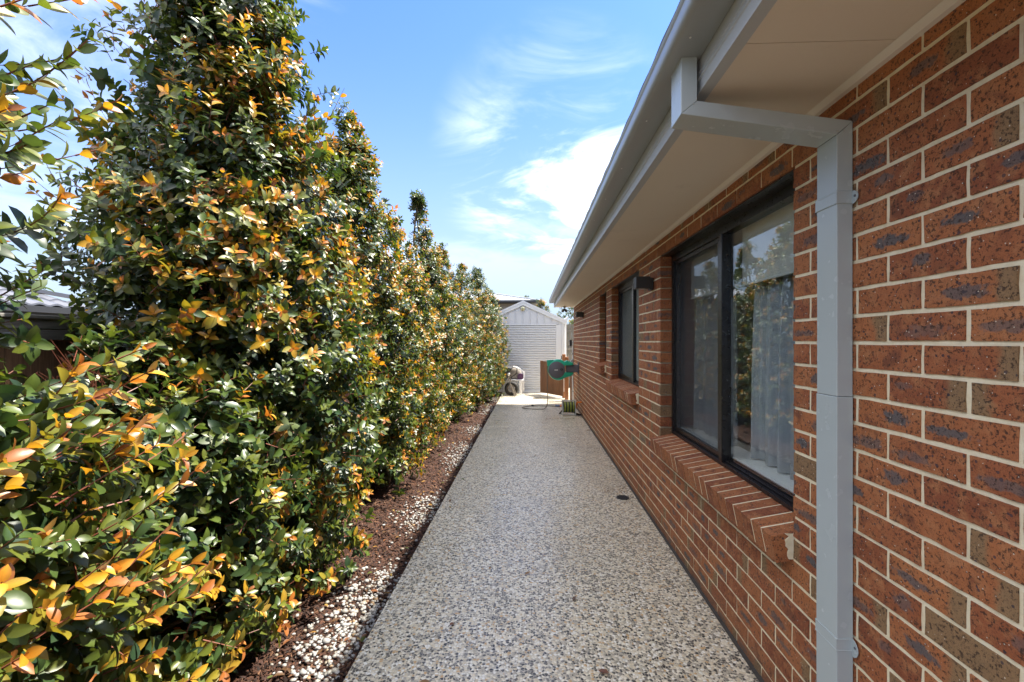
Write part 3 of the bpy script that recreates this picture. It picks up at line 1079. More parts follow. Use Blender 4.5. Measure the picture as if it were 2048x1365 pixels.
curtain('sheer_curtain', fx1 + 0.125, y0 - 0.10, ST0 - 0.02, z0 + 0.06, z1 - 0.36, 9, 0.034, M['sheer'], 'pale grey sheer curtain in soft folds behind the clear pane of the large window')
curtain('sheer_curtain', fx1 + 0.125, ST1 + 0.16, y1 - 0.10, z0 + 0.06, z1 - 0.36, 7, 0.034, M['sheer'], 'dim sheer curtain behind the insect screen half of the large window')
for (a, b, lab) in ((y0 - 0.03, ST0 - 0.03, 'white roller blind drawn part way down behind the clear pane of the large window'),
                    (ST1 + 0.12, y1 - 0.15, 'white roller blind drawn part way down behind the insect screen')):
    t_ = thing('roller_blind', (fx1 + 0.05, (a + b) / 2, z1 - 0.36), lab, 'blind', 'blinds in the large window')
    MB().box(fx1 + 0.040, fx1 + 0.042, a, b, z1 - 0.35, z1 + 0.04).build('blind_cloth', M['blind'], t_)
    MB().box(fx1 + 0.034, fx1 + 0.048, a, b, z1 - 0.362, z1 - 0.3505, 0.002).build('bottom_rail', M['whitepaint'], t_)
    MB().tube([(fx1 + 0.055, a, z1 + 0.05), (fx1 + 0.055, b, z1 + 0.05)], 0.022, 10).build('roller', M['whitepaint'], t_)

# bathroom window with frosted glass and a narrow window beyond
for idx in (1, 2):
    win, y0, y1, z0, z1, fx0, fx1 = window(WIN[idx], idx)
    room(y0 + 0.001, y1 - 0.001, z0, z1, fx1 + 0.001, 0.5, win)
    if idx == 1:
        m0 = y0 + 0.60
        MB().box(fx0 - 0.003, fx1 - 0.01, m0, m0 + 0.07, z0 + 0.02, z1 - 0.045, 0.003).build('stile', M['black'], win)
        MB().box(fx0 + 0.030, fx0 + 0.034, y0 + 0.045, m0 + 0.01, z0 + 0.045, z1 - 0.05).build('pane', M['frost'], win)
        MB().box(fx0 + 0.046, fx0 + 0.050, m0 + 0.05, y1 - 0.035, z0 + 0.045, z1 - 0.05).build('pane', M['frost'], win)
        s_ = MB()
        a, b = m0 + 0.068, y1 - 0.036
        s_.box(fx0 + 0.014, fx0 + 0.026, a, a + 0.020, z0 + 0.036, z1 - 0.052)
        s_.box(fx0 + 0.014, fx0 + 0.026, b - 0.024, b, z0 + 0.036, z1 - 0.052)
        s_.box(fx0 + 0.0145, fx0 + 0.0255, a + 0.020, b - 0.024, z0 + 0.036, z0 + 0.060)
        s_.box(fx0 + 0.0145, fx0 + 0.0255, a + 0.020, b - 0.024, z1 - 0.076, z1 - 0.052)
        fs_ = s_.build('flyscreen', M['black'], win)
        MB().box(fx0 + 0.0195, fx0 + 0.0203, a + 0.018, b - 0.022, z0 + 0.05, z1 - 0.07).build('screen_mesh', M['mesh'], fs_)
    else:
        MB().box(fx0 + 0.030, fx0 + 0.034, y0 + 0.045, y1 - 0.035, z0 + 0.046, z1 - 0.05).build('pane', M['frost'], win)

# ------------------------------------------------------------------ wall lights
for (yc, zc_, lab) in ((3.88, 2.006, 'black box wall light on the brick pier beside the large window'),
                       (8.93, 2.035, 'small black box wall light near the far corner of the brick house')):
    t_ = thing('wall_light', (WALL_X, yc, zc_ - 0.05), lab, 'wall light', 'box lights on the brick wall')
    MB().box(WALL_X - 0.150, WALL_X - 0.030, yc - 0.052, yc + 0.052, zc_ - 0.050, zc_ + 0.050, 0.003).build('lamp_housing', M['blackmatt'], t_)
    MB().box(WALL_X - 0.031, WALL_X - 0.002, yc - 0.040, yc + 0.040, zc_ - 0.062, zc_ + 0.040, 0.003).build('mounting_plate', M['blackmatt'], t_)
    MB().lathe([(0.0001, 0.0), (0.028, 0.001), (0.032, 0.004)], (WALL_X - 0.09, yc, zc_ - 0.0525), (0, 0, 1), 16).build('lens', M['greylight'], t_)

t_ = thing('floodlight', (0.80, 10.75, SOFFIT_Z), 'small dark twin floodlight hanging under the far end of the eave', 'floodlight')
MB().lathe([(0.045, 0.0), (0.045, -0.02), (0.02, -0.03), (0.012, -0.05), (0.0001, -0.05)], (0.80, 10.75, SOFFIT_Z - 0.001), (0, 0, 1), 14).build('mounting_base', M['greylight'], t_)
MB().tube([(0.80, 10.75, SOFFIT_Z - 0.04), (0.79, 10.72, SOFFIT_Z - 0.085)], 0.010, 8).build('stem', M['blackmatt'], t_)
for sx in (-1, 1):
    MB().lathe([(0.0001, -0.05), (0.022, -0.045), (0.030, 0.0), (0.034, 0.03), (0.0001, 0.026)], (0.79 + 0.032 * sx, 10.71, SOFFIT_Z - 0.10), (0.4 * sx, -0.6, -0.6), 12).build('lamp_head', M['blackmatt'], t_)

# ------------------------------------------------------------------ pipe and box at the far corner
t_ = thing('conduit_pipe', (1.008, 10.95, 0), 'thin white pipe running up the far corner of the brick house', 'pipe')
MB().tube([(1.010, 10.955, 0.0), (1.010, 10.955, 1.52)], 0.021, 12).build('pipe', M['whitepaint'], t_, smooth=True)
for z in (0.28, 1.05):
    MB().box(0.984, 1.034, 10.931, 10.979, z, z + 0.02, 0.002).build('clip', M['greylight'], t_)
MB().lathe([(0.0001, 0.03), (0.024, 0.022), (0.018, 0.0), (0.024, -0.022), (0.0001, -0.03)], (1.0, 10.93, 1.2), (0, 1, 0), 10).build('valve', M['greylight'], t_)
t_ = thing('junction_box', (0.985, 10.96, 1.40), 'small dark grey box at the top of the white pipe on the house corner', 'electrical box')
MB().box(0.938, 0.985, 10.93, 11.02, 1.385, 1.54, 0.004).build('box_body', M['blackmatt'], t_)
MB().box(0.932, 0.9385, 10.935, 11.015, 1.39, 1.535, 0.002).build('box_lid', M['greyplastic'], t_)

# ------------------------------------------------------------------ wall-mounted hose reel
RC = Vector((0.585, 9.84, 0.885))
t_ = thing('wall_hose_reel', tuple(RC), 'large green and grey retractable hose reel on the brick wall', 'hose reel')
rad = 0.225
poly = []
for a in np.linspace(R(52), R(308), 30):
    bump = 0.0
    poly.append((rad * math.cos(a), rad * math.sin(a) * 1.02))
lug = [(-0.215, 0.085), (-0.235, 0.20), (-0.12, 0.225)]
poly = [(0.12, 0.225)] + [p for p in poly]
arm_low = [(0.18, -0.165), (0.28, -0.135), (0.325, -0.10), (0.335, -0.065), (0.16, -0.060), (0.145, -0.03)]
arm_top = [(0.145, 0.085), (0.16, 0.110), (0.335, 0.115), (0.33, 0.150), (0.26, 0.175), (0.20, 0.205)]
poly = poly[1:] + arm_low + arm_top
def loft(polyg, c, offs, name, mat, parent):
    """stack scaled copies of an outline along -Y"""
    b = MB()
    n = len(polyg)
    for (y, s) in offs:
        for (x, z) in polyg:
            b.v.append((c[0] + x * s, c[1] + y, c[2] + z * s))
    for i in range(len(offs) - 1):
        for k in range(n):
            k2 = (k + 1) % n
            b.f.append((i * n + k, i * n + k2, (i + 1) * n + k2, (i + 1) * n + k))
    b.f.append(tuple(range(n)))
    b.f.append(tuple((len(offs) - 1) * n + k for k in range(n))[::-1])
    return b.build(name, mat, parent, smooth=True)
body = loft(poly, RC, [(0.13, 0.90), (0.11, 0.98), (0.0, 1.0), (-0.09, 0.985), (-0.115, 0.95), (-0.122, 0.88)], 'reel_body', M['green'], t_)
MB().prism([(RC.x - 0.232, RC.z + 0.075), (RC.x - 0.245, RC.z + 0.205), (RC.x - 0.10, RC.z + 0.215), (RC.x - 0.12, RC.z + 0.14)], 'y', RC.y - 0.10, RC.y + 0.10).build('hose_outlet', M['green'], body)
MB().lathe([(0.182, 0.0), (0.178, 0.012), (0.165, 0.018), (0.0001, 0.026)], (RC.x - 0.035, RC.y - 0.118, RC.z), (0, -1, 0), 40).build('side_cover', M['greyplastic'], t_, smooth=True)
MB().lathe([(0.032, 0.0), (0.030, 0.014), (0.0001, 0.016)], (RC.x + 0.068, RC.y - 0.136, RC.z + 0.012), (0, -1, 0), 16).build('knob', M['blackmatt'], t_)
MB().box(RC.x + 0.062, RC.x + 0.070, RC.y - 0.157, RC.y - 0.151, RC.z - 0.012, RC.z + 0.036).build('knob_grip', M['greyplastic'], t_)
lt = MB()
x = RC.x - 0.082
for wd_ in (0.012, 0.012, 0.010, 0.012, 0.014):          # worn white lettering, not legible in the photograph
    lt.box(x, x + wd_, RC.y - 0.1455, RC.y - 0.1440, RC.z - 0.011, RC.z + 0.011)
    x += wd_ + 0.003
lt.build('lettering', M['paper'], t_)
MB().box(RC.x + 0.175, WALL_X - 0.012, RC.y - 0.075, RC.y + 0.075, RC.z - 0.055, RC.z + 0.105, 0.01).build('swivel_bracket', M['greyplastic'], t_)
MB().box(WALL_X - 0.016, WALL_X - 0.003, RC.y - 0.09, RC.y + 0.09, RC.z - 0.10, RC.z + 0.155, 0.004).build('wall_plate', M['greyplastic'], t_)
MB().tube([(RC.x + 0.30, RC.y, RC.z - 0.14), (RC.x + 0.30, RC.y, RC.z + 0.21)], 0.014, 10).build('pivot_pin', M['greylight'], t_)
MB().box(RC.x + 0.265, RC.x + 0.335, RC.y - 0.04, RC.y + 0.04, RC.z + 0.13, RC.z + 0.225, 0.02).build('pivot_cap', M['greylight'], t_)
MB().tube([(RC.x + 0.06, RC.y + 0.05, RC.z + 0.21), (RC.x + 0.085, RC.y + 0.06, RC.z + 0.245), (RC.x + 0.078, RC.y + 0.06, RC.z + 0.30)], 0.008, 8).build('lock_lever', M['blackmatt'], t_)


def smooth_curve(pts, n=10):
    pts = [Vector(p) for p in pts]
    out = []
    for i in range(len(pts) - 1):
        p0, p1, p2, p3 = pts[max(i - 1, 0)], pts[i], pts[i + 1], pts[min(i + 2, len(pts) - 1)]
        for k in range(n):
            u = k / n
            out.append(0.5 * ((2 * p1) + (p2 - p0) * u + (2 * p0 - 5 * p1 + 4 * p2 - p3) * u * u + (3 * p1 - p0 - 3 * p2 + p3) * u ** 3))
    out.append(pts[-1])
    return out


t_ = thing('garden_hose', (0.2, 10.0, 0), 'thin grey hose dropping from the green reel and looping over the path', 'hose')
hp = smooth_curve([(RC.x - 0.232, RC.y, RC.z + 0.08), (RC.x - 0.236, RC.y, 0.60), (RC.x - 0.225, RC.y + 0.02, 0.30), (RC.x - 0.24, RC.y + 0.03, 0.10), (RC.x - 0.30, RC.y + 0.05, 0.02), (0.16, 9.90, 0.009),
                   (0.0, 9.93, 0.009), (-0.15, 10.0, 0.009), (-0.20, 10.12, 0.009), (-0.12, 10.30, 0.009), (0.02, 10.42, 0.009), (0.10, 10.43, 0.010), (0.30, 10.40, 0.009), (0.56, 10.36, 0.016)], 8)
MB().tube(hp, 0.0085, 8).build('hose_line', M['hosegrey'], t_, smooth=True)
MB().tube([(0.555, 10.36, 0.020), (0.66, 10.345, 0.020)], 0.020, 10).build('connector', M['blueplastic'], t_)
MB().tube([(0.66, 10.345, 0.020), (0.70, 10.34, 0.020)], 0.024, 10).build('connector_collar', M['orange'], t_)
MB().lathe([(0.0001, 0.035), (0.03, 0.03), (0.035, 0.0), (0.0001, -0.002)], (0.03, 10.43, 0.0), (0, 0, 1), 10).build('hose_stop', M['rubber'], t_)

# ------------------------------------------------------------------ small portable reel
HX, HY = 0.770, 9.24
t_ = thing('portable_hose_reel', (HX, HY, 0), 'small grey framed hose reel wound with yellow green hose on the path', 'hose reel')
for sx in (-1, 1):
    fr = MB()
    x = HX + 0.128 * sx
    loop = [(x, HY - 0.13, 0.014), (x, HY - 0.07, 0.27), (x, HY - 0.04, 0.292), (x, HY + 0.04, 0.292), (x, HY + 0.07, 0.27), (x, HY + 0.13, 0.014)]
    fr.tube(smooth_curve(loop, 3), 0.012, 8)
    fr.tube([(x, HY - 0.13, 0.014), (x, HY + 0.13, 0.014)], 0.012, 8)
    fr.build('side_frame', M['greylight'], t_, smooth=True)
MB().tube([(HX - 0.128, HY - 0.12, 0.018), (HX + 0.128, HY - 0.12, 0.018)], 0.013, 8).build('foot_bar', M['greylight'], t_)
MB().tube([(HX - 0.128, HY, 0.288), (HX + 0.128, HY, 0.288)], 0.012, 8).build('carry_bar', M['greylight'], t_)
MB().tube([(HX - 0.13, HY, 0.155), (HX + 0.15, HY, 0.155)], 0.045, 14).build('drum', M['blackmatt'], t_)
for sx in (-1, 1):
    MB().lathe([(0.118, -0.004), (0.118, 0.004), (0.0001, 0.005)], (HX + 0.112 * sx, HY, 0.155), (sx, 0, 0), 24).build('drum_flange', M['blackmatt'], t_)
hz = [MB(), MB()]
for lay in range(2):
    for i in range(11):
        x = HX - 0.098 + i * 0.0196
        rr_ = 0.085 + lay * 0.018
        hz[0 if (i + lay) % 3 == 0 else (1 if (i % 3 == 1) else 0)].tube([(x + 0.003 * math.cos(a), HY + rr_ * math.cos(a), 0.155 + rr_ * math.sin(a)) for a in np.linspace(0, 2 * math.pi, 20, endpoint=False)], 0.0098, 6, close=True)
hz[0].build('wound_hose', M['hosegreen'], t_, smooth=True)
hz[1].build('wound_hose', M['hoseyellow'], t_, smooth=True)
ck = MB()
ck.bar((HX + 0.150, HY, 0.155), (HX + 0.172, HY - 0.02, 0.255), 0.03, 0.018)
ck.tube([(HX + 0.165, HY - 0.02, 0.255), (HX + 0.262, HY - 0.02, 0.258)], 0.015, 10)
ck.bar((HX + 0.135, HY, 0.155), (HX + 0.165, HY, 0.155), 0.05, 0.05)
ck.build('crank_handle', M['orange'], t_)
MB().tube(smooth_curve([(HX - 0.12, HY - 0.03, 0.12), (HX - 0.17, HY - 0.02, 0.05), (HX - 0.19, HY + 0.05, 0.02), (HX - 0.15, HY + 0.12, 0.012)], 5), 0.010, 6).build('hose_tail', M['rubber'], t_, smooth=True)
t2 = MB().tube(smooth_curve([(HX + 0.12, HY + 0.02, 0.03), (HX + 0.19, HY + 0.02, 0.012), (HX + 0.235, HY - 0.06, 0.012), (HX + 0.19, HY - 0.12, 0.012), (HX + 0.13, HY - 0.06, 0.012)], 6), 0.011, 6)
t2.build('hose_tail', M['rubber'], t_, smooth=True)

# ------------------------------------------------------------------ drains and scrap on the path
def grate(x, y, r, label, n=6):
    t = thing('drain_grate', (x, y, 0), label, 'drain')
    ring = MB()
    ring.lathe([(r, 0.0005), (r, 0.006), (r * 0.93, 0.008), (r * 0.86, 0.006), (r * 0.86, 0.0005)], (x, y, 0), (0, 0, 1), 28)
    ring.build('rim', M['iron'], t, smooth=True)
    MB().lathe([(r * 0.9, 0.0012), (0.0001, 0.0013)], (x, y, 0), (0, 0, 1), 24).build('pit', M['rubber'], t)
    for i in range(n):
        u = (i + 0.5) / n * 2 - 1
        hl = r * 0.86 * math.sqrt(max(0.05, 1 - u * u))
        MB().box(x + u * r * 0.86 - 0.0035, x + u * r * 0.86 + 0.0035, y - hl, y + hl, 0.0018, 0.0062).build('bar', M['iron'], t)
    MB().box(x - r * 0.86, x + r * 0.86, y - 0.003, y + 0.003, 0.002, 0.0058).build('bar', M['iron'], t)
    return t
grate(0.880, 4.36, 0.060, 'round black drain grate in the path beside the brick wall')
grate(0.16, 11.85, 0.12, 'wide dark drain grate in the path in front of the roller door', 7)
pp = MB()
pp.box(0.452, 0.550, 7.02, 7.045, 0.0008, 0.0035, 0.001)
tag(pp.build('paper_strip', M['paper']), 'thin white strip of paper lying on the path', 'scrap')

# ------------------------------------------------------------------ shed
SY = 13.2
SXL, SXR, APX = -1.43, 0.955, -0.2375
EZ, AZ = 2.16, 2.70
t_ = thing('garden_shed', (APX, SY + 1.5, 0), 'pale grey steel shed with a roller door at the end of the path', 'shed')
DXL, DXR, DZ = -1.20, 0.725, 1.975
def roof_z(x):
    return EZ + (AZ - EZ) * (1 - abs(x - APX) / (SXR - APX))
cl = DXL - 0.23
pw = 0.2105
xs_ = [SXL + 0.001]
x = -0.45 - pw * 4
while x < SXR - 0.02:
    if x > SXL + 0.03: xs_.append(x)
    x += pw
xs_.append(SXR - 0.05)
for i in range(len(xs_) - 1):
    a, b = xs_[i], xs_[i + 1]
    zlo = DZ + 0.03 if (a > DXL - 0.05 and b < DXR + 0.17) else 0.0
    p = MB()
    p.prism([(a + 0.004, zlo), (b - 0.006, zlo), (b - 0.006, roof_z(b) - 0.06)] + ([(APX, AZ - 0.06)] if a < APX < b else []) + [(a + 0.004, roof_z(a) - 0.06)], 'y', SY + 0.004, SY + 0.02)
    p.prism([(b - 0.016, zlo), (b - 0.001, zlo), (b - 0.001, roof_z(b) - 0.062), (b - 0.016, roof_z(b) - 0.062)], 'y', SY - 0.012, SY + 0.0035)
    p.build('cladding_panel', M['shed'], t_)
MB().box(DXR, SXR - 0.048, SY - 0.004, SY + 0.018, 0.0, DZ + 0.02).build('door_jamb', M['shed'], t_)
MB().box(DXL - 0.18, DXL, SY - 0.004, SY + 0.018, 0.0, DZ + 0.02).build('door_jamb', M['shed'], t_)
MB().box(DXL - 0.01, DXR + 0.012, SY - 0.012, SY + 0.02, DZ, DZ + 0.03).build('door_head', M['shedtrim'], t_)
MB().box(SXR - 0.046, SXR, SY - 0.016, SY + 0.03, 0.0, EZ - 0.03).build('corner_flashing', M['shedtrim'], t_)
MB().box(SXL, SXL + 0.046, SY - 0.016, SY + 0.03, 0.0, EZ - 0.03).build('corner_flashing', M['shedtrim'], t_)
for sx in (-1, 1):
    e = APX + sx * (SXR - APX + 0.09)
    ez = AZ - (AZ - EZ) * (abs(e - APX) / (SXR - APX))
    b = MB()
    for (dz0, dz1, yy) in ((0.0, -0.055, SY - 0.050), (-0.055, -0.135, SY - 0.040)):
        b.prism([(APX, AZ + dz0), (e, ez + dz0), (e, ez + dz1), (APX, AZ + dz1)], 'y', yy, SY + 0.0035 - 0.0 * dz0)
    b.build('barge_board', M['shedtrim'], t_)
    r_ = MB()
    r_.prism([(APX, AZ + 0.004), (e, ez + 0.004), (e, ez - 0.010), (APX, AZ - 0.010)], 'y', SY + 0.006, SY + 3.0)
    r_.build('roof', M['shed'], t_)
    w_ = MB()
    xx = SXR if sx > 0 else SXL
    w_.box(xx - (0.02 if sx > 0 else 0.0), xx + (0.0 if sx > 0 else 0.02), SY + 0.032, SY + 3.0, 0, EZ - 0.04)
    w_.build('side_wall', M['shed'], t_)
    gq = MB()
    g0 = SXR + 0.02
    if sx > 0:
        gq.prism([(g0, EZ - 0.06), (g0 + 0.075, EZ - 0.055), (g0 + 0.115, EZ + 0.075), (g0 + 0.105, EZ + 0.078), (g0, EZ - 0.02)], 'y', SY - 0.055, SY + 3.0)
        gq.build('gutter', M['shedtrim'], t_)
        MB().box(SXR + 0.025, SXR + 0.080, SY + 0.10, SY + 0.16, 0.0, EZ - 0.05, 0.005).build('downpipe', M['whitepaint'], t_)
MB().box(SXL + 0.02, SXR - 0.02, SY + 2.98, SY + 3.0, 0, EZ).build('back_wall', M['shed'], t_)
door = bpy.data.objects.new('roller_door', None)
put(door, t_, ((DXL + DXR) / 2, SY, 0))
ns = 28
sh = DZ / ns
slm = MB()
slm.prism([(SY + 0.018, 0.0), (SY + 0.018, 0.16 * sh), (SY + 0.000, 0.24 * sh), (SY - 0.006, 0.55 * sh), (SY + 0.000, 0.86 * sh), (SY + 0.018, 0.94 * sh), (SY + 0.018, sh), (SY + 0.022, sh), (SY + 0.022, 0)], 'x', DXL, DXR)
first = slm.build('slat', M['slat'], door, smooth=True)
first.location.z = 0.02 - wl(door).z + 0.001
for i in range(1, ns):
    o = bpy.data.objects.new('slat', first.data)
    COL.objects.link(o)
    o.parent = door
    o.location = first.location + Vector((0, 0, sh * i * 0.985))
MB().box(DXL, DXR, SY - 0.006, SY + 0.010, 0.0, 0.055, 0.004).build('bottom_rail', M['whitepaint'], door)
MB().box(-0.22, -0.07, SY - 0.016, SY - 0.004, 0.775, 0.795, 0.003).build('handle', M['greylight'], door)
t_ = thing('bulkhead_light', (-0.245, SY - 0.06, 2.44), 'oval yellowed light in a wire guard under the shed gable', 'light')
MB().lathe([(0.072, 0.0), (0.072, 0.02), (0.060, 0.022)], (-0.245, SY - 0.012, 2.462), (0, -1, 0), 20).build('lamp_base', M['greylight'], t_)
MB().lathe([(0.060, 0.020), (0.055, 0.045), (0.035, 0.062), (0.0001, 0.068)], (-0.245, SY - 0.012, 2.462), (0, -1, 0), 20).build('lamp_cover', M['lampglass'], t_, smooth=True)
wg = MB()
wg.tube([(-0.315, SY - 0.03, 2.462), (-0.28, SY - 0.08, 2.462), (-0.21, SY - 0.08, 2.462), (-0.175, SY - 0.03, 2.462)], 0.004, 6)
wg.tube([(-0.245, SY - 0.03, 2.392), (-0.245, SY - 0.08, 2.43), (-0.245, SY - 0.08, 2.49), (-0.245, SY - 0.03, 2.532)], 0.004, 6)
wg.build('wire_guard', M['greyplastic'], t_)

# ------------------------------------------------------------------ low gate
t_ = thing('timber_gate', (0.86, 11.75, 0), 'low brown timber gate swung open beside the green hose reel', 'gate')
A, B = Vector((0.845, 11.80, 0)), Vector((0.262, 12.76, 0))
d = (B - A).normalized()
nrm = Vector((-d.y, d.x, 0))
if nrm.y > 0: nrm = -nrm
n = 10
L = (B - A).length
for i in range(n):
    a, b = A + d * (L * i / n + 0.002), A + d * (L * (i + 1) / n - 0.002)
    top = 0.945 + rb.uniform(-0.006, 0.006)
    c = (a + b) / 2
    c.z = (0.06 + top) / 2
    MB().obox(c, d, nrm, (0, 0, 1), (b - a).length / 2, 0.009, (top - 0.06) / 2).build('paling', M['brownwood'], t_)
for z in (0.22, 0.78):
    c = (A + B) / 2 - nrm * 0.030
    c.z = z
    MB().obox(c, d, nrm, (0, 0, 1), L / 2, 0.018, 0.035).build('rail', M['brownwood'], t_)
mo_ = MB()
mo_.bar(A + Vector((0.012, -0.005, 0.18)), A + Vector((0.012, -0.005, 0.80)), 0.012, 0.012)
mo_.build('hinge_strip', M['whitepaint'], t_)
for k, (x, y, ht) in enumerate(((0.915, 11.62, 1.10), (0.868, 11.98, 1.16))):
    p = MB()
    p.box(x - 0.045, x + 0.045, y - 0.045, y + 0.045, 0.0, ht, 0.006)
    tag(p.build('gate_post', M['redwood']), ('short reddish timber gate post in front of the hinges', 'reddish timber post just behind the nearer gate post')[k], 'post', 'posts at the low gate')
t_ = thing('side_screen', (1.0, 11.27, 0), 'dark timber palings closing the gap beside the house corner', 'fence')
for i in range(2):
    MB().box(0.975, 1.030, 11.17 + i * 0.103, 11.17 + i * 0.103 + 0.1, 0.0, 1.02, 0.003).build('paling', M['brownwood'], t_)

# ------------------------------------------------------------------ wheelbarrow tipped on its nose
t_ = thing('wheelbarrow', (-0.55, 12.4, 0), 'old wheelbarrow tipped forward beside the last shrub', 'wheelbarrow')
WC = Vector((-0.545, 12.40, 0.195))
tyre = MB()
ty_pts = []
for a in np.linspace(0, 2 * math.pi, 30, endpoint=False):
    ty_pts.append(WC + Vector((0.148 * math.cos(a), 0, 0.148 * math.sin(a))))
tyre.tube(ty_pts, 0.047, 10, close=True)
whl = tyre.build('wheel', M['rubber'], t_, smooth=True)
MB().lathe([(0.104, 0.03), (0.112, 0.035), (0.108, 0.0), (0.112, -0.035), (0.104, -0.03), (0.10, 0.0), (0.104, 0.03)], WC, (0, 1, 0), 28).build('rim', M['rim'], whl)
MB().lathe([(0.0001, 0.05), (0.024, 0.05), (0.024, -0.05), (0.0001, -0.05)], WC, (0, 1, 0), 12).build('hub', M['rim'], whl)
for k in range(12):
    a = k * math.pi / 6
    MB().bar(WC + Vector((0.02 * math.cos(a), -0.012, 0.02 * math.sin(a))), WC + Vector((0.104 * math.cos(a), -0.012, 0.104 * math.sin(a))), 0.007, 0.007, (0, 1, 0)).build('spoke', M['rim'], whl)
for (dy, sh_) in ((-0.075, 0.0), (0.10, 0.03)):
    MB().bar((-0.44 + sh_, 12.36 + dy - 0.16, 0.02), (-0.76 + sh_, 12.36 + dy + 0.10, 0.80), 0.040, 0.055, (0, 1, 0)).build('handle_beam', M['beam'], t_)
MB().tube([(-0.62, 12.40, 0.46), (-0.40, 12.28, 0.62), (-0.385, 12.26, 0.74), (-0.43, 12.26, 0.785), (-0.84, 12.30, 0.80)], 0.014, 8).build('leg_frame', M['blackmatt'], t_, smooth=True)
tr = MB()
ring = lambda s, o: [Vector(o) + Vector(q) * s for q in ((0, -0.24, 0), (0, 0.24, 0))]
prof = [(-0.50, 0.80), (-0.70, 0.42), (-1.12, 0.02), (-1.30, 0.06), (-1.28, 0.50), (-0.90, 0.86)]
vs = []
for (yy, s) in ((12.22, 0.90), (12.26, 1.0), (12.74, 1.0), (12.78, 0.90)):
    for (x, z) in prof:
        vs.append((-0.95 + (x + 0.95) * s, yy, 0.42 + (z - 0.42) * s))
n = len(prof)
fs = [(i * n + k, i * n + (k + 1) % n, (i + 1) * n + (k + 1) % n, (i + 1) * n + k) for i in range(3) for k in range(n)]
fs += [tuple(range(n)), tuple(3 * n + k for k in range(n))]
tr.add(vs, fs)
tr.build('tray', M['tray'], t_)
MB().lathe([(0.0001, -0.04), (0.035, -0.03), (0.045, 0.01), (0.03, 0.045), (0.0001, 0.05)], (-0.62, 12.25, 0.60), (0.3, -0.2, 1), 12).build('grip_knob', M['whitepaint'], t_, smooth=True)

# ------------------------------------------------------------------ plastic chair with cloths
t_ = thing('plastic_chair', (-0.45, 12.8, 0), 'white plastic garden chair in front of the roller door', 'chair')
CX0, CX1, CY0, CY1 = -0.74, -0.24, 12.52, 12.98
for (x, y, tw) in ((CX1 - 0.055, CY0, 0.045), (CX1 + 0.01, CY1, 0.035), (CX0, CY0, 0.045), (CX0 + 0.02, CY1, 0.035)):
    lg = MB()
    top = 0.42
    lg.add([(x - tw, y - tw, top), (x + tw, y - tw, top), (x + tw, y + tw, top), (x - tw, y + tw, top),
            (x - tw * 0.6 + 0.01, y - tw * 0.6, 0.0), (x + tw * 0.6 + 0.01, y - tw * 0.6, 0.0), (x + tw * 0.6 + 0.01, y + tw * 0.6, 0.0), (x - tw * 0.6 + 0.01, y + tw * 0.6, 0.0)],
           [(0, 1, 2, 3), (4, 7, 6, 5), (0, 4, 5, 1), (1, 5, 6, 2), (2, 6, 7, 3), (3, 7, 4, 0)])
    lg.build('leg', M['chair'], t_)
MB().box(CX0 - 0.02, CX1 + 0.02, CY0 - 0.03, CY1 + 0.03, 0.405, 0.435, 0.01).build('seat', M['chair'], t_)
bk = MB()
pts = [(CX1 + 0.03, 0.43), (CX1 + 0.045, 0.60), (CX1 + 0.02, 0.66), (CX1 - 0.05, 0.72), (CX1 - 0.16, 0.775), (CX1 - 0.30, 0.80)]
bk.prism(pts + [(p_[0] - 0.012, p_[1] - 0.028) for p_ in pts[::-1]], 'y', CY0 - 0.01, CY0 + 0.05)
bk.build('armrest', M['chair'], t_)
MB().prism([(CX0 - 0.02, 0.43), (CX1 + 0.0, 0.43), (CX1 - 0.06, 0.72), (CX1 - 0.22, 0.80), (CX0 + 0.06, 0.80), (CX0 - 0.02, 0.70)], 'y', CY1 - 0.01, CY1 + 0.02).build('backrest', M['chair'], t_)
MB().bar((CX1 + 0.035, CY1, 0.43), (CX1 + 0.035, CY1, 0.64), 0.05, 0.04).build('arm_support', M['chair'], t_)


def pillow(name, c, sx, sy, sz, mat, label, cat, seed=0, rough_=0.06):
    bm = bmesh.new()
    bmesh.ops.create_icosphere(bm, subdivisions=3, radius=1.0)
    rr = random.Random(seed)
    ks = [(Vector((rr.gauss(0, 1), rr.gauss(0, 1), rr.gauss(0, 1))).normalized(), rr.uniform(-rough_, rough_)) for _ in range(14)]
    for v in bm.verts:
        q = v.co.copy()
        s = 1 + sum(a * max(0, q.dot(k)) ** 3 for k, a in ks)
        q = Vector((math.copysign(abs(q.x) ** 0.75, q.x), math.copysign(abs(q.y) ** 0.75, q.y), math.copysign(abs(q.z) ** 0.75, q.z))) * s
        v.co = Vector((c[0] + q.x * sx, c[1] + q.y * sy, c[2] + q.z * sz))
    o = MB().bm(bm).build(name, mat, None, smooth=True)
    return tag(o, label, cat)


pillow('cloth_sack', (-0.50, 12.72, 0.615), 0.215, 0.16, 0.180, M['sack'], 'lumpy beige sack lying on the white plastic chair', 'sack', 5, 0.16)
pillow('purple_cushion', (-0.305, 12.56, 0.505), 0.085, 0.055, 0.105, M['purple'], 'purple knitted cushion at the side of the white chair', 'cushion', 9, 0.12)

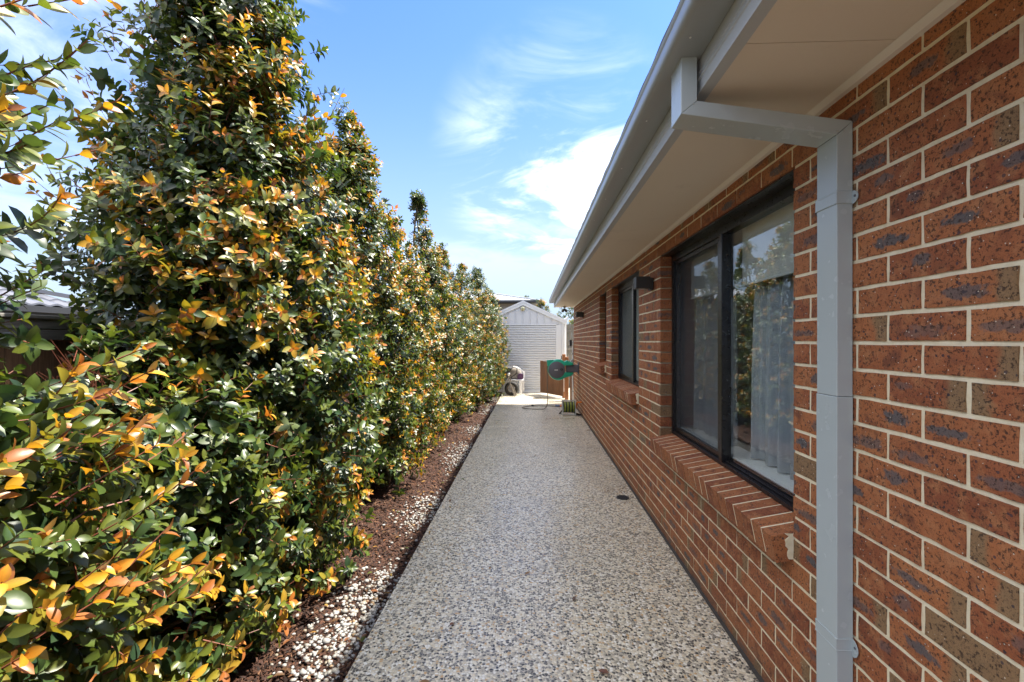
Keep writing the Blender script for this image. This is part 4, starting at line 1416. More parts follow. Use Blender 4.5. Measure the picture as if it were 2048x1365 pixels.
# ------------------------------------------------------------------ fences
t_ = thing('boundary_fence', (-2.35, 6.2, 0), 'weathered timber boundary fence with a capping board behind the shrubs', 'fence')
FZ = 1.632
yy = -1.8
MB().box(-2.42, -2.29, -1.8, 14.6, FZ - 0.018, FZ, 0.003).build('capping_board', M['railwood'], t_)
MB().box(-2.345, -2.308, -1.8, 14.6, FZ - 0.066, FZ - 0.020, 0.003).build('top_rail', M['railwood'], t_)
MB().box(-2.348, -2.310, -1.8, 14.6, FZ - 0.118, FZ - 0.068, 0.003).build('top_rail', M['railwood'], t_)
MB().box(-2.345, -2.308, -1.8, 14.6, 0.25, 0.33, 0.003).build('bottom_rail', M['fencewood'], t_)
fm = {}
npal = 0
while yy < 14.6:
    key = rb.randrange(4)
    if key not in fm:
        b = MB()
        b.box(-2.366, -2.350, -0.049, 0.049, -0.02, FZ - 0.0195 - 0.004 * key, 0.002)
        fm[key] = b.build('paling', M['fencewood'], t_, at=(-2.358, 0, 0))
        fm[key].location.y = yy - wl(t_).y
    else:
        o = bpy.data.objects.new('paling', fm[key].data)
        put(o, t_, (-2.358 + rb.uniform(-0.003, 0.003), yy, 0))
    yy += 0.1015
for y in np.arange(-1.4, 14.6, 2.4):
    MB().box(-2.460, -2.370, y, y + 0.09, -0.02, FZ - 0.02).build('post', M['fencewood'], t_)

t_ = thing('paling_fence', (2.5, 14.75, 0), 'grey weathered paling fence behind the shed and the house corner', 'fence')
x = -2.3
pm = None
while x < 9.0:
    ht = 2.055 + rb.uniform(-0.012, 0.012)
    if pm is None:
        b = MB()
        b.box(-0.048, 0.048, 14.72, 14.737, -0.02, 2.06, 0.002)
        pm = b.build('paling', M['greywood'], t_, at=(0, 14.73, 0))
        pm.location.x = x - wl(t_).x
    else:
        o = bpy.data.objects.new('paling', pm.data)
        put(o, t_, (x, 14.73 + rb.uniform(-0.004, 0.004), ht - 2.055))
    x += 0.102
for z in (0.5, 1.22, 1.80):
    MB().box(-2.3, 9.0, 14.672, 14.712, z, z + 0.07, 0.003).build('rail', M['greywood'], t_)

# ------------------------------------------------------------------ neighbours
t_ = thing('tiled_house', (-14, 8.0, 0), 'neighbouring house with a dark grey tiled hip roof over the left fence', 'house')
EX, EZ2, YE = -9.0, 2.13, 9.2
MB().box(-18, EX - 0.5, -8, YE - 0.5, -0.1, 2.2).build('wall', M['wall'], t_)
rf = bpy.data.objects.new('roof', None)
put(rf, t_, (-13.5, 1.0, 2.2))
S2 = math.tan(R(21))
MB().add([(EX - 0.02, -8, EZ2 + 0.02), (EX - 0.02, YE, EZ2 + 0.02), (EX - 4.8, YE - 4.8, EZ2 + 4.8 * S2), (EX - 4.8, -8, EZ2 + 4.8 * S2), (EX - 9.6, YE, EZ2 + 0.02), (EX - 9.6, -8, EZ2 + 0.02)],
         [(0, 1, 2, 3), (1, 4, 2), (4, 5, 3, 2)]).build('roof_deck', M['dark'], rf, fix=False)
pr = 0.30
nseg = 8
vs, fs = [], []
for i in range(nseg + 1):
    h = 0.038 * (0.5 - 0.5 * math.cos(2 * math.pi * i / nseg)) ** 0.8
    for (xx, lift) in ((0.0, 0.0), (-0.37, -0.03)):
        vs.append((xx, pr * i / nseg, h - xx * S2 + lift + 0.04))
    vs.append((0.0, pr * i / nseg, h + 0.005))
for i in range(nseg):
    a = i * 3
    fs.append((a, a + 3, a + 4, a + 1))
    fs.append((a, a + 2, a + 5, a + 3))
tme = bpy.data.meshes.new('roof_tile')
tme.from_pydata(vs, [], fs)
tme.materials.append(M['rooftile'])
tme.polygons.foreach_set('use_smooth', [True] * len(tme.polygons))
tme.set_sharp_from_angle(angle=R(50))
rest = MB()
cnt = 0
for row in range(13):
    x = EX - row * 0.335
    for i in range(40):
        y = YE - (i + 1) * pr
        if y + pr > YE - (row * 0.335) - 0.02: continue
        px, py, D = project([(x, y + 0.15, EZ2 + row * 0.335 * S2)])
        if cnt < 290 and -60 < px[0] < 300:
            put(bpy.data.objects.new('roof_tile', tme), rf, (x, y, EZ2 + 0.01 + row * 0.335 * S2))
            cnt += 1
        else:
            rest.add([(q.co.x + x, q.co.y + y, q.co.z + EZ2 + 0.01 + row * 0.335 * S2) for q in tme.vertices], [tuple(p_.vertices) for p_ in tme.polygons])
tag(rest.build('roof_tiles', M['rooftile'], rf, smooth=True, fix=False), kind='stuff')
for i in range(13):
    a = Vector((EX - i * 0.37, YE - i * 0.37, EZ2 + 0.10 + i * 0.37 * S2))
    b = a + Vector((-0.40, -0.40, 0.40 * S2 - 0.02))
    MB().bar(a + Vector((0, 0, 0.03)), b, 0.20, 0.07).build('ridge_cap', M['rooftile'], rf)
MB().prism([(EX + 0.11, EZ2 - 0.10), (EX + 0.12, EZ2 + 0.015), (EX - 0.01, EZ2 + 0.015), (EX - 0.01, EZ2 - 0.10)], 'y', -8, YE + 0.1).build('gutter', M['dark'], t_)
MB().prism([(EX - 0.012, EZ2 - 0.20), (EX - 0.012, EZ2 + 0.01), (EX - 0.05, EZ2 + 0.01), (EX - 0.05, EZ2 - 0.20)], 'y', -8, YE + 0.1).build('fascia', M['dark'], t_)
MB().box(EX - 0.6, EX - 0.052, -8, YE, EZ2 - 0.2, EZ2 - 0.18).build('soffit', M['wall'], t_)

t_ = thing('iron_roof_house', (-2.0, 31, 0), 'distant house with a pale corrugated iron roof showing above the shed', 'house')
HY_ = 27.0
ez = CAM_H + 81.0 * HY_ / F_PX
MB().box(-12, 0.0, HY_ + 0.6, HY_ + 8, -0.1, ez).build('wall', M['wall'], t_)
rfm = MB()
x_r, x_l = 0.45, -12.0
hipd = 5.0
def hz_(x): return 0.0
n = 110
pts0, pts1 = [], []
for i in range(n + 1):
    x = x_l + (x_r - x_l) * i / n
    bump = 0.016 * (i % 2)
    run = min(5.0, (x_r - x) * 1.05)
    pts0.append((x, HY_, ez + bump))
    pts1.append((x, HY_ + run, ez + run * 0.235 + bump))
vs = pts0 + pts1
fs = [(i, i + 1, n + 2 + i, n + 1 + i) for i in range(n)]
rfm.add(vs, fs)
rfo = rfm.build('roof', M['corrugated'], t_, fix=False)
cap = MB()
cap.bar((x_r + 0.03, HY_ - 0.02, ez + 0.03), (x_r - 5.0 / 1.05, HY_ + 5.0, ez + 5 * 0.235 + 0.04), 0.24, 0.05)
cap.build('hip_cap', M['corrugated'], rfo)
MB().add([(x_r, HY_, ez - 0.01), (x_r, HY_ + 9, ez - 0.01), (x_r - 4.76, HY_ + 5, ez + 5 * 0.235)], [(0, 1, 2)]).build('hip_face', M['corrugated'], rfo, fix=False)
MB().prism([(HY_ - 0.12, ez - 0.11), (HY_ - 0.12, ez + 0.02), (HY_, ez + 0.02), (HY_, ez - 0.11)], 'x', x_l, x_r + 0.12).build('gutter', M['dark'], t_)
MB().box(x_l, x_r, HY_ + 0.002, HY_ + 0.62, ez - 0.14, ez - 0.115).build('soffit', M['dark'], t_)

# ------------------------------------------------------------------ foliage
def leaf_template(k):
    """k stations along the leaf; returns verts, triangles"""
    vs = [(0, 0, 0)]
    st = np.linspace(0, 1, k + 2)[1:-1]
    for s in st:
        hw = 0.245 * (math.sin(math.pi * s ** 0.92)) ** 0.62
        z = -0.24 * s ** 2.0 + 0.10 * s
        vs += [(s, -hw, z + hw * 0.34), (s, 0, z), (s, hw, z + hw * 0.34)]
    vs.append((1, 0, -0.15))
    tri = [(0, 1, 2), (0, 2, 3)]
    for i in range(k - 1):
        a = 1 + 3 * i
        b = a + 3
        tri += [(a, b, b + 1), (a, b + 1, a + 1), (a + 1, b + 1, b + 2), (a + 1, b + 2, a + 2)]
    a = 1 + 3 * (k - 1)
    e = len(vs) - 1
    tri += [(a, e, a + 1), (a + 1, e, a + 2)]
    return np.array(vs, dtype=float), np.array(tri, dtype=int)


OLD = np.array([(0.019, 0.043, 0.014), (0.026, 0.055, 0.016), (0.036, 0.068, 0.018), (0.021, 0.047, 0.020)])
MID = np.array([(0.052, 0.088, 0.016), (0.078, 0.112, 0.018), (0.108, 0.130, 0.018)])
YOUNG = np.array([(0.15, 0.170, 0.020), (0.23, 0.190, 0.020), (0.33, 0.205, 0.020)])
NEW = np.array([(0.45, 0.205, 0.020), (0.38, 0.130, 0.020), (0.50, 0.280, 0.022), (0.30, 0.105, 0.024), (0.46, 0.235, 0.020)])


def norm(a):
    return a / np.maximum(np.linalg.norm(a, axis=-1, keepdims=True), 1e-9)


def shrub_leaves(rg, cx, cy, prof, n_clump, sprigs, pairs, leafL, flush, back=1.0, facing=True):
    """sprigs of opposite leaves on clumps spread over a lumpy crown; returns leaf frames, colours, twigs and clump centres"""
    pz = np.array([p[0] for p in prof]); pr_ = np.array([p[1] for p in prof])
    # clump centres: more where the crown is wide
    zz = np.linspace(pz[0], pz[-1], 200)
    rr = np.interp(zz, pz, pr_)
    cdf = np.cumsum(rr + 0.12); cdf /= cdf[-1]
    cz = np.interp(rg.random(n_clump), cdf, zz)
    th = rg.random(n_clump) * 2 * math.pi
    if facing:                       # the hidden back of the crown carries fewer clumps
        bad = (np.cos(th) < -0.25) & (rg.random(n_clump) < 1 - back)
        th = np.where(bad, rg.uniform(-1.75, 1.75, n_clump), th)
    lump = rg.uniform(0.72, 0.98, n_clump)
    inner = rg.random(n_clump) < 0.34
    lump = np.where(inner, rg.uniform(0.15, 0.66, n_clump), lump)
    cr = np.interp(cz, pz, pr_) * lump
    C = np.stack([cx + cr * np.cos(th), cy + cr * np.sin(th), cz], 1)
    Pl, Xl, Zl, Sl, Cl, Tl = [], [], [], [], [], []
    twigs = []
    fv = np.array([mnoise.noise(Vector(c) * 2.3 + Vector((cx * 3.1, cy * 1.7, 0))) for c in C]) + 0.25 * (lump - 0.85)
    f_cut = np.quantile(fv[~inner], 1 - min(0.95, flush)) if (~inner).any() else 9.0
    csize = np.where(inner, rg.uniform(0.15, 0.25, n_clump), rg.uniform(0.08, 0.16, n_clump)) * np.clip(np.interp(cz, pz, pr_) / 0.45, 0.32, 1.0)
    for i in range(n_clump):
        out = np.array([math.cos(th[i]), math.sin(th[i]), 0.0])
        hi = (cz[i] - pz[0]) / (pz[-1] - pz[0])
        ns_ = max(3, int(sprigs * rg.uniform(0.6, 1.3)))
        up = 0.25 + 1.1 * hi ** 2
        fl_c = 0.0 if inner[i] else (0.90 if fv[i] > f_cut else 0.10)
        for s in range(ns_):
            d = out * 1.0 + np.array([0, 0, up]) + rg.normal(0, 0.55, 3)
            d /= np.linalg.norm(d)
            L = rg.uniform(0.55, 1.35) * pairs * leafL * 0.36
            base = C[i] + np.clip(rg.normal(0, 1, 3), -1.5, 1.5) * csize[i] * np.array([1, 1, 1.1]) - d * L * 0.6
            n_p = pairs
            t = ((np.arange(n_p) + 0.8) / n_p) ** 0.72
            bend = np.array([0, 0, 0.35])
            a0 = rg.random() * 6.28
            ref = np.cross(d, [0, 0, 1.0]); ln = np.linalg.norm(ref)
            ref = ref / ln if ln > 0.05 else np.array([1.0, 0, 0])
            ref2 = np.cross(d, ref)
            fl = rg.random() < fl_c
            for q in range(n_p):
                pt = base + d * (L * t[q]) + bend * (L * t[q] ** 2 * 0.25)
                al = math.radians(78 - 34 * t[q] ** 3)
                ang = a0 + (math.pi / 2) * (q % 2) + rg.normal(0, 0.2)
                for sgn in (1, -1):
                    rad_ = (ref * math.cos(ang) + ref2 * math.sin(ang)) * sgn
                    x = d * math.cos(al) + rad_ * math.sin(al) + rg.normal(0, 0.14, 3)
                    z = d * math.sin(al) - rad_ * math.cos(al) + np.array([0, 0, 0.35]) + rg.normal(0, 0.12, 3)
                    Pl.append(pt); Xl.append(x); Zl.append(z)
                    sz = leafL * rg.uniform(0.8, 1.15) * (1.0 if t[q] < 0.7 else 1.0 - 0.45 * (t[q] - 0.7) / 0.3)
                    Sl.append(sz)
                    age = t[q] + rg.normal(0, 0.07)
                    if fl and age > 0.80: col = NEW[rg.integers(len(NEW))]
                    elif fl and age > 0.58: col = YOUNG[rg.integers(len(YOUNG))]
                    elif age > 0.62 or (fl and age > 0.3): col = MID[rg.integers(len(MID))]
                    else: col = OLD[rg.integers(len(OLD))]
                    Cl.append(col * rg.uniform(0.8, 1.2))
            twigs.append((base, base + d * L + bend * L * 0.25))
    return (np.array(Pl), np.array(Xl), np.array(Zl), np.array(Sl), np.array(Cl), twigs, C)


def frames(X, Z):
    X = norm(X)
    Y = norm(np.cross(Z, X))
    Z = np.cross(X, Y)
    return X, Y, Z


def leaves_mesh(name, P, X, Y, Z, S, C, k, rg):
    tv, tf = leaf_template(k)
    n, m = len(P), len(tv)
    wid = rg.uniform(0.85, 1.2, n)
    cur = rg.uniform(0.3, 1.6, n)
    V = (P[:, None, :] + S[:, None, None] * (tv[None, :, 0, None] * X[:, None, :] + (tv[None, :, 1, None] * wid[:, None, None]) * Y[:, None, :]
         + (tv[None, :, 2, None] * cur[:, None, None]) * Z[:, None, :]))
    Fc = tf[None, :, :] + (np.arange(n) * m)[:, None, None]
    rib = np.array([1.18 if abs(v[1]) < 1e-6 else 0.90 for v in tv])
    cols = (C[:, None, :] * rib[None, :, None]).reshape(-1, 3)
    return array_mesh(name, V.reshape(-1, 3), Fc.reshape(-1, 3), M['leaf'], cols, 'leaf_color', True)


def shrub(name, cx, cy, prof, n_clump, sprigs, pairs, leafL, flush, k, label, seed, singles=0, back=0.5, extra=None, cat='shrub', group='hedge shrubs along the left of the path', twig_r=0.0022):
    rg = np.random.default_rng(seed)
    root = thing(name, (cx, cy, 0.0), label, cat, group)
    P, X, Z, S, C, twigs, CC = shrub_leaves(rg, cx, cy, prof, n_clump, sprigs, pairs, leafL, flush, back)
    if extra:
        for e in extra:
            P2, X2, Z2, S2, C2, tw2 = e(rg)
            P = np.concatenate([P, P2]); X = np.concatenate([X, X2]); Z = np.concatenate([Z, Z2]); S = np.concatenate([S, S2]); C = np.concatenate([C, C2]); twigs += tw2
    X, Y, Z = frames(X, Z)
    keep = np.ones(len(P), bool)
    keep &= P[:, 2] > 0.03
    keep &= np.linalg.norm(P - np.array([0, 0, CAM_H]), axis=1) > 0.55
    if cx > -2.3 and cy < 14: keep &= (P[:, 0] > -2.25) | (P[:, 2] > 1.70)
    keep &= ~((P[:, 0] < -1.60) & (P[:, 1] < 1.78) & (P[:, 2] > 1.30) & (P[:, 2] < 1.78) & (P[:, 1] > 1.0))
    P, X, Y, Z, S, C = P[keep], X[keep], Y[keep], Z[keep], S[keep], C[keep]
    pick = np.zeros(len(P), bool)
    if singles:
        px, py, D = project(P + X * (S * 0.5)[:, None])
        cells = {}
        cell = 15.0
        for i in range(len(P)):
            if D[i] < 0.3 or not (-10 < px[i] < 2050 and -10 < py[i] < 1375): continue
            key = (int(px[i] // cell), int(py[i] // cell))
            if key not in cells or D[i] < D[cells[key]]: cells[key] = i
        cand = sorted(cells.values(), key=lambda i: D[i] / S[i])[:singles]
        pick[cand] = True
    o = bpy.data.objects.new('crown', leaves_mesh('crown', P[~pick] - np.array([cx, cy, 0]), X[~pick], Y[~pick], Z[~pick], S[~pick], C[~pick], k, rg))
    put(o, root, (cx, cy, 0))
    if singles:
        o['kind'] = 'stuff'
        tv, tf = leaf_template(5)
        lib = {}
        pal = np.concatenate([OLD, MID, YOUNG, NEW])
        for i in np.nonzero(pick)[0]:
            ci = int(np.argmin(np.abs(pal - C[i]).sum(1)))
            vi = int(rg.integers(2))
            if (ci, vi) not in lib:
                tt = tv.copy()
                tt[:, 1] *= (0.95, 1.15)[vi]; tt[:, 2] *= (0.6, 1.3)[vi]
                lib[(ci, vi)] = array_mesh('leaf', tt, tf, M['leaf'], pal[ci][None] * np.array([1.18 if abs(v[1]) < 1e-6 else 0.90 for v in tt])[:, None], 'leaf_color', True)
            lo = bpy.data.objects.new('leaf', lib[(ci, vi)])
            COL.objects.link(lo)
            lo.parent = root
            mt = Matrix(((X[i][0], Y[i][0], Z[i][0]), (X[i][1], Y[i][1], Z[i][1]), (X[i][2], Y[i][2], Z[i][2])))
            lo.rotation_mode = 'QUATERNION'
            lo.rotation_quaternion = mt.to_quaternion()
            lo.scale = (S[i],) * 3
            lo.location = Vector(P[i]) - wl(root)
    # twigs
    tw = MB()
    for (a, b) in twigs:
        if a[2] < 0.05 or a[0] < -2.22 and a[2] < 1.8 and cx > -2.3 and cy < 14: continue
        a_, b_ = Vector(a), Vector(b)
        if (a_ - Vector((0, 0, CAM_H))).length < 0.6: continue
        dd_ = (b_ - a_).normalized()
        s_ = dd_.cross(Vector((0.3, 0.2, 1))).normalized()
        u_ = dd_.cross(s_)
        r0, r1 = twig_r, twig_r * 0.4
        tw.add([a_ + s_ * r0, a_ - s_ * r0 * 0.5 + u_ * r0 * 0.87, a_ - s_ * r0 * 0.5 - u_ * r0 * 0.87, b_ + s_ * r1, b_ - s_ * r1 * 0.5 + u_ * r1 * 0.87, b_ - s_ * r1 * 0.5 - u_ * r1 * 0.87],
               [(0, 1, 4, 3), (1, 2, 5, 4), (2, 0, 3, 5)])
    tag(tw.build('twigs', M['shoot'], root, at=(cx, cy, 0), fix=False), kind='stuff')
    # trunk and limbs
    tk = MB()
    top = prof[-1][0]
    pts = [(cx + 0.05 * math.sin(i * 1.7 + seed), cy + 0.05 * math.cos(i * 1.3 + seed), -0.03 + (top * 0.92) * i / 8) for i in range(9)]
    tk.tube(pts, [0.045 * (1 - 0.85 * i / 8) + 0.004 for i in range(9)], 7)
    st = max(1, len(CC) // 34)
    for c in CC[::st]:
        z0_ = max(0.12, c[2] - 0.35 - 0.25 * rg.random())
        base = Vector((cx + 0.03 * math.sin(z0_ * 3 + seed), cy + 0.03 * math.cos(z0_ * 2 + seed), z0_))
        c = Vector(c)
        mid = base.lerp(c, 0.5) + Vector((0, 0, 0.05))
        tk.tube([base, mid, c], [0.013, 0.009, 0.004], 5)
    tk.build('trunk', M['bark'], root, smooth=True)
    return root


def long_shoot(base, tip, n, leafL, flush=True):
    """a single vigorous shoot with paired leaves that reaches out of the crown"""
    def fn(rg):
        b, e = np.array(base), np.array(tip)
        d = e - b; L = np.linalg.norm(d); d = d / L
        ref = norm(np.cross(d, [0, 0, 1.0]) + 1e-6); ref2 = np.cross(d, ref)
        sag = np.array([0, 0, rg.uniform(0.05, 0.5)]) + ref * rg.normal(0, 0.22)
        P, X, Z, S, C = [], [], [], [], []
        for q in range(n):
            t = (q + 0.6) / n
            pt = b + d * L * t + sag * (L * (t * t - 0.35 * t))
            al = math.radians(72 - 45 * t)
            ang = (q % 2) * math.pi / 2 + rg.normal(0, 0.2) + 0.4
            for sgn in (1, -1):
                rad_ = (ref * math.cos(ang) + ref2 * math.sin(ang)) * sgn
                x = d * math.cos(al) + rad_ * math.sin(al) + rg.normal(0, 0.12, 3)
                z = d * math.sin(al) - rad_ * math.cos(al) + np.array([0, 0, 0.4]) + rg.normal(0, 0.1, 3)
                P.append(pt); X.append(x); Z.append(z)
                S.append(leafL * rg.uniform(0.8, 1.15) * (1 - 0.35 * max(0, t - 0.7) / 0.3))
                if t > 0.80 and flush: c = NEW[rg.integers(len(NEW))]
                elif t > 0.62 and flush: c = YOUNG[rg.integers(len(YOUNG))] * np.array([0.8, 1.0, 1.0])
                elif t < 0.35 and rg.random() < 0.6: c = OLD[rg.integers(len(OLD))]
                else: c = MID[rg.integers(len(MID))]
                C.append(c * rg.uniform(0.85, 1.15))
        return np.array(P), np.array(X), np.array(Z), np.array(S), np.array(C), [(b + d * L * u0 + sag * (L * (u0 * u0 - 0.35 * u0)), b + d * L * (u0 + 0.2) + sag * (L * ((u0 + 0.2) ** 2 - 0.35 * (u0 + 0.2)))) for u0 in (0.0, 0.2, 0.4, 0.6, 0.8)]
    return fn


G = 'hedge shrubs along the left of the path'
# nearest shrub, half out of the picture
shoots0 = []
rs0 = random.Random(21)
for i in range(64):
    z = rs0.choice([rs0.uniform(0.25, 1.35), rs0.uniform(0.3, 1.2), rs0.uniform(1.75, 2.5)])
    yb = rs0.uniform(0.80, 1.25)
    rx = np.interp(z, [0.2, 0.8, 1.35, 1.75, 2.6], [-1.18, -1.16, -1.30, -1.46, -1.44])
    bs = (rx - 0.12, yb, z)
    tp = (rx + rs0.uniform(0.08, 0.22), yb + rs0.uniform(-0.05, 0.28), z + rs0.uniform(0.0, 0.16))
    shoots0.append(long_shoot(bs, tp, rs0.randrange(8, 12), 0.064, rs0.random() < 0.75))
shrub('hedge_shrub', -1.86, 0.80, [(0.15, 0.55), (0.5, 0.74), (1.0, 0.72), (1.4, 0.50), (1.8, 0.36), (2.4, 0.33), (2.9, 0.22), (3.4, 0.06)], 170, 12, 7, 0.064, 0.36, 3,
      'nearest shrub with large glossy leaves, cut off by the left side of the picture', 101, singles=300, back=0.5, extra=shoots0, group=G, twig_r=0.003)
# tall one, with a few sprays that reach out of its crown
shoots1 = []
rs1 = random.Random(5)
for (sx, sy, sz, n_) in ((-0.62, 0.05, 3.05, 12), (-0.66, -0.12, 2.62, 12), (-0.55, 0.0, 3.35, 9), (0.62, 0.05, 2.66, 14), (0.45, -0.1, 2.92, 8), (0.80, 0.0, 1.72, 10), (-0.75, -0.2, 2.1, 9), (0.1, -0.3, 3.5, 8)):
    for q in range(n_):
        b_ = (-1.93 + sx * rs1.uniform(0.35, 0.75), 2.74 + sy + rs1.uniform(-0.16, 0.16), sz + rs1.uniform(-0.22, 0.10))
        t_ = (-1.93 + sx * rs1.uniform(0.85, 1.32), 2.74 + sy * 1.5 + rs1.uniform(-0.2, 0.2), sz + rs1.uniform(-0.05, 0.30))
        shoots1.append(long_shoot(b_, t_, rs1.randrange(6, 9), 0.066, rs1.random() < 0.7))
shrub('hedge_shrub', -1.93, 2.74, [(0.10, 0.62), (0.4, 0.80), (0.9, 0.82), (1.6, 0.78), (2.1, 0.72), (2.5, 0.60), (2.9, 0.44), (3.5, 0.35), (4.0, 0.24), (4.4, 0.08)], 400, 13, 6, 0.066, 0.50, 3,
      'tallest shrub with a broad dark crown reaching the top edge of the photo', 102, singles=300, back=0.45, extra=shoots1, group=G)
rest_s = [
    (-1.76, 1.84, [(0.06, 0.46), (0.3, 0.58), (0.7, 0.58), (1.1, 0.42), (1.42, 0.12)], 120, 12, 6, 0.066, 0.25, 3, 'low dark green shrub filling the gap between the nearest and the tallest one'),
    (-1.92, 4.55, [(0.10, 0.58), (0.4, 0.74), (1.2, 0.70), (2.0, 0.58), (2.8, 0.38), (3.4, 0.24), (3.85, 0.05)], 280, 12, 5, 0.064, 0.55, 2, 'second tallest shrub, peaking just behind the tallest one'),
    (-1.92, 5.95, [(0.10, 0.58), (0.5, 0.74), (1.3, 0.70), (2.0, 0.52), (2.6, 0.34), (3.15, 0.06)], 220, 11, 5, 0.062, 0.66, 2, 'lower rounded shrub between two peaked shrubs, its side covered in orange tips'),
    (-1.88, 7.30, [(0.10, 0.54), (0.5, 0.70), (1.3, 0.68), (2.2, 0.50), (2.9, 0.31), (3.4, 0.19), (3.95, 0.05)], 210, 11, 5, 0.062, 0.55, 2, 'shrub with a thin pointed reddish spire, halfway along the hedge'),
    (-1.78, 8.65, [(0.10, 0.54), (0.5, 0.70), (1.3, 0.68), (2.2, 0.50), (2.8, 0.26), (3.25, 0.04)], 190, 11, 5, 0.062, 0.72, 1, 'shrub just beyond the pointed spire, golden orange along its outer edge'),
    (-1.60, 9.95, [(0.10, 0.52), (0.5, 0.66), (1.3, 0.66), (2.2, 0.50), (2.8, 0.30), (3.2, 0.05)], 190, 11, 5, 0.056, 0.60, 1, 'third shrub from the shed end of the hedge'),
    (-1.36, 11.15, [(0.10, 0.50), (0.5, 0.62), (1.3, 0.60), (2.2, 0.44), (2.9, 0.24), (3.35, 0.05)], 170, 11, 5, 0.056, 0.40, 1, 'second last shrub with a darker green rounded peak'),
    (-1.24, 12.30, [(0.30, 0.36), (0.6, 0.52), (1.3, 0.56), (2.2, 0.40), (2.6, 0.24), (2.95, 0.05)], 140, 11, 5, 0.056, 0.50, 1, 'last shrub of the hedge, beside the wheelbarrow and the shed'),
]
for i, (cx, cy, prof, nc, sp, pa, lf, fl, k, lab) in enumerate(rest_s):
    shrub('hedge_shrub', cx, cy, prof, nc, sp, pa, lf, fl, k, lab, 109 + i, singles=300 if i == 0 else 0, back=0.4, group=G)

# trees far behind
for (cx, cy, prof, lab, sd, fl) in (
        (0.42, 19.5, [(1.2, 0.2), (2.2, 0.42), (2.8, 0.36), (3.25, 0.06)], 'small airy tree with yellowish leaves rising behind the shed roof', 201, 0.55),
        (1.85, 17.4, [(0.6, 0.6), (1.5, 0.95), (2.4, 0.95), (3.1, 0.5)], 'dark green bushy tree behind the grey paling fence by the house corner', 202, 0.10),
        (-0.35, 36.5, [(2.0, 0.5), (3.6, 0.65), (4.6, 0.5), (5.25, 0.10)], 'distant thin topped tree peeping over the corrugated iron roof', 203, 0.30)):
    shrub('garden_tree', cx, cy, prof, 70, 8, 5, 0.10, fl, 1, lab, sd, back=1.0, cat='tree', group='trees beyond the shed', twig_r=0.004)

# ------------------------------------------------------------------ mulch and pebbles
def bed_height(x, y):
    return (-0.035 + 0.018 * np.sin(3.1 * y + 1.3 * x) * np.sin(4.3 * x + 0.7 * y) + 0.012 * np.sin(9 * y + 5 * x) + 0.055 * np.clip(PATH_L - 0.15 - x, 0, 1))


n = 60000
u = rng.random(n)
yy = 0.9 * (14.0 / 0.9) ** u
yy = np.where(rng.random(n) < 0.12, rng.uniform(-0.5, 1.2, n), yy)
xx = PATH_L - 0.008 - rng.random(n) ** 1.25 * 1.25
zz = bed_height(xx, yy) + rng.uniform(0.0, 0.016, n)
ln = rng.uniform(0.008, 0.030, n) * (1 + 0.04 * yy)
wd_ = ln * rng.uniform(0.25, 0.55, n)
ang = rng.random(n) * 2 * math.pi
tl = rng.normal(0, 0.45, (n, 2))
ax = np.stack([np.cos(ang), np.sin(ang), tl[:, 0]], 1); ax = norm(ax)
ay = norm(np.cross(np.stack([tl[:, 1] * 0.6, tl[:, 0] * 0.3, np.ones(n)], 1), ax))
an = np.cross(ax, ay)
P = np.stack([xx, yy, zz], 1)
loc = np.array([(-0.5, -0.5, 0), (0.5, -0.35, 0.0), (0.42, 0.5, 0.05), (-0.45, 0.4, -0.05), (0.0, 0.05, 0.32)])
V = P[:, None, :] + loc[None, :, 0, None] * (ln[:, None, None] * ax[:, None, :]) + loc[None, :, 1, None] * (wd_[:, None, None] * ay[:, None, :]) + loc[None, :, 2, None] * (wd_[:, None, None] * an[:, None, :])
tf = np.array([(0, 1, 4), (1, 2, 4), (2, 3, 4), (3, 0, 4)])
Fc = tf[None] + (np.arange(n) * 5)[:, None, None]
pal = np.array([(0.110, 0.040, 0.018), (0.065, 0.022, 0.010), (0.165, 0.065, 0.029), (0.035, 0.013, 0.007), (0.24, 0.115, 0.055), (0.09, 0.029, 0.014)])
cc = pal[rng.integers(0, len(pal), n)] * rng.uniform(0.22, 0.62, (n, 1))
o = bpy.data.objects.new('bark_mulch', array_mesh('bark_mulch', V.reshape(-1, 3), Fc.reshape(-1, 3), M['chip'], np.repeat(cc, 5, 0), 'chip_color'))
COL.objects.link(o)
tag(o, 'red brown bark mulch spread under the shrubs', 'mulch', kind='stuff')

bm = bmesh.new()
bmesh.ops.create_icosphere(bm, subdivisions=1, radius=1.0)
bm.verts.index_update()
iv = np.array([v.co[:] for v in bm.verts]); itf = np.array([[v.index for v in f.verts] for f in bm.faces])
bm.free()
n = 26000
u = rng.random(n)
yy = 1.0 * (13.5) ** u
xx = PATH_L - 0.012 - np.abs(rng.normal(0, 0.17, n))
wave = 0.5 + 0.5 * np.sin(yy * 3.3 + 0.9 * np.sin(yy * 1.7) + 0.6)
dens = np.clip(1.35 * wave - np.abs(xx - (PATH_L - 0.11 - 0.09 * wave)) * 4.2 + 0.08 * rng.random(n), 0.03, 1)
ok = rng.random(n) < dens * 0.24
xx, yy = xx[ok], yy[ok]
n = len(xx)
sz = rng.uniform(0.0055, 0.0125, n) * np.where(rng.random(n) < 0.08, 1.5, 1.0)
dm = np.stack([sz * rng.uniform(1.0, 1.5, n), sz, sz * rng.uniform(0.55, 0.85, n)], 1)
ang = rng.random(n) * 6.28
ca, sa = np.cos(ang), np.sin(ang)
jit = 1 + rng.normal(0, 0.09, (n, len(iv), 1))
L = iv[None] * jit * dm[:, None, :]
zz = bed_height(xx, yy) + dm[:, 2] * 0.6 + rng.uniform(0.002, 0.014, n)
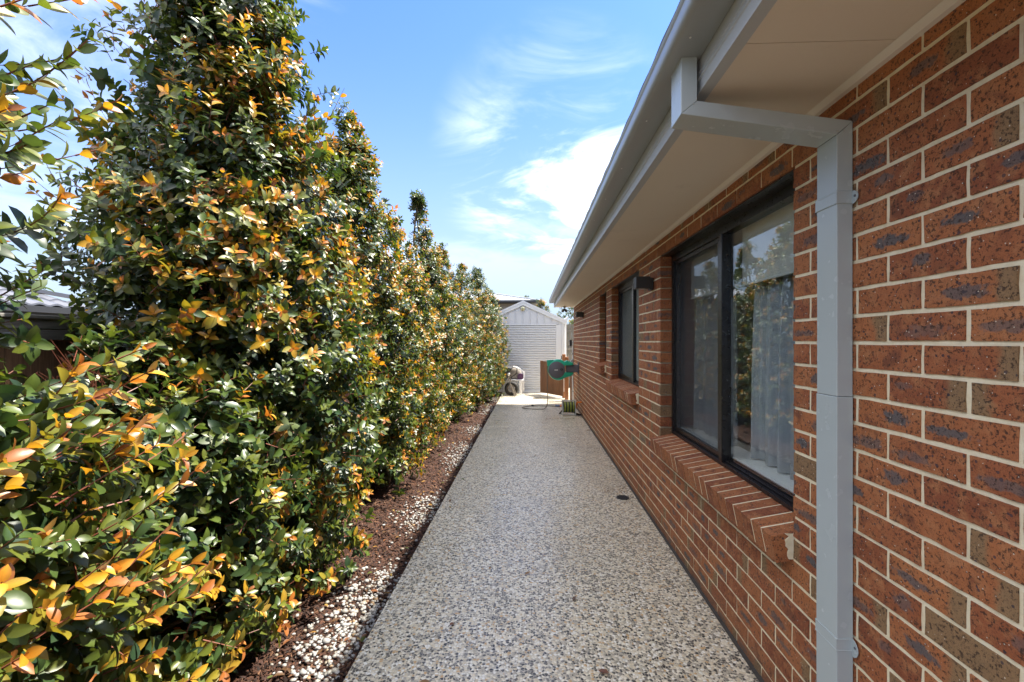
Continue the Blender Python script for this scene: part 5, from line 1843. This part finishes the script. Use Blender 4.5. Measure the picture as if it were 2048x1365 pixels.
V = np.stack([L[:, :, 0] * ca[:, None] - L[:, :, 1] * sa[:, None] + xx[:, None], L[:, :, 0] * sa[:, None] + L[:, :, 1] * ca[:, None] + yy[:, None], L[:, :, 2] + zz[:, None]], 2)
Fc = itf[None] + (np.arange(n) * len(iv))[:, None, None]
pal = np.array([(0.50, 0.49, 0.465), (0.43, 0.41, 0.36), (0.54, 0.53, 0.51), (0.38, 0.33, 0.25), (0.30, 0.28, 0.26), (0.42, 0.28, 0.15)])
cc = pal[rng.choice(len(pal), n, p=[0.34, 0.22, 0.24, 0.10, 0.06, 0.04])] * rng.uniform(0.85, 1.05, (n, 1)) * 0.66
o = bpy.data.objects.new('white_pebbles', array_mesh('white_pebbles', V.reshape(-1, 3), Fc.reshape(-1, 3), M['pebble'], np.repeat(cc, len(iv), 0), 'chip_color', True))
COL.objects.link(o)
tag(o, 'scattered white pebbles along the edge of the path', 'pebbles', kind='stuff')

# fallen leaves on the bed and along the path
n = 190
yy = 1.3 * (11.5 / 1.3) ** rng.random(n)
xx = np.where(rng.random(n) < 0.80, PATH_L - rng.random(n) * 0.75, PATH_L + rng.random(n) ** 2.2 * 1.4)
on_path = xx > PATH_L
zz = np.where(on_path, 0.004, bed_height(xx, yy) + 0.022)
a = rng.random(n) * 6.28
X = np.stack([np.cos(a), np.sin(a), rng.normal(0, 0.08, n)], 1)
Z = np.stack([rng.normal(0, 0.12, n), rng.normal(0, 0.12, n), np.ones(n)], 1)
X, Y, Z = frames(X, Z)
pal = np.array([(0.28, 0.15, 0.04), (0.20, 0.08, 0.03), (0.33, 0.22, 0.06), (0.11, 0.06, 0.03), (0.10, 0.12, 0.03)])
lm = leaves_mesh('leaf_litter', np.stack([xx, yy, zz + 0.006], 1), X, Y, Z, rng.uniform(0.025, 0.055, n), pal[rng.integers(0, 5, n)], 2, rng)
o = bpy.data.objects.new('leaf_litter', lm)
COL.objects.link(o)
tag(o, 'small fallen leaves scattered on the mulch and the path edge', 'leaves', kind='stuff')
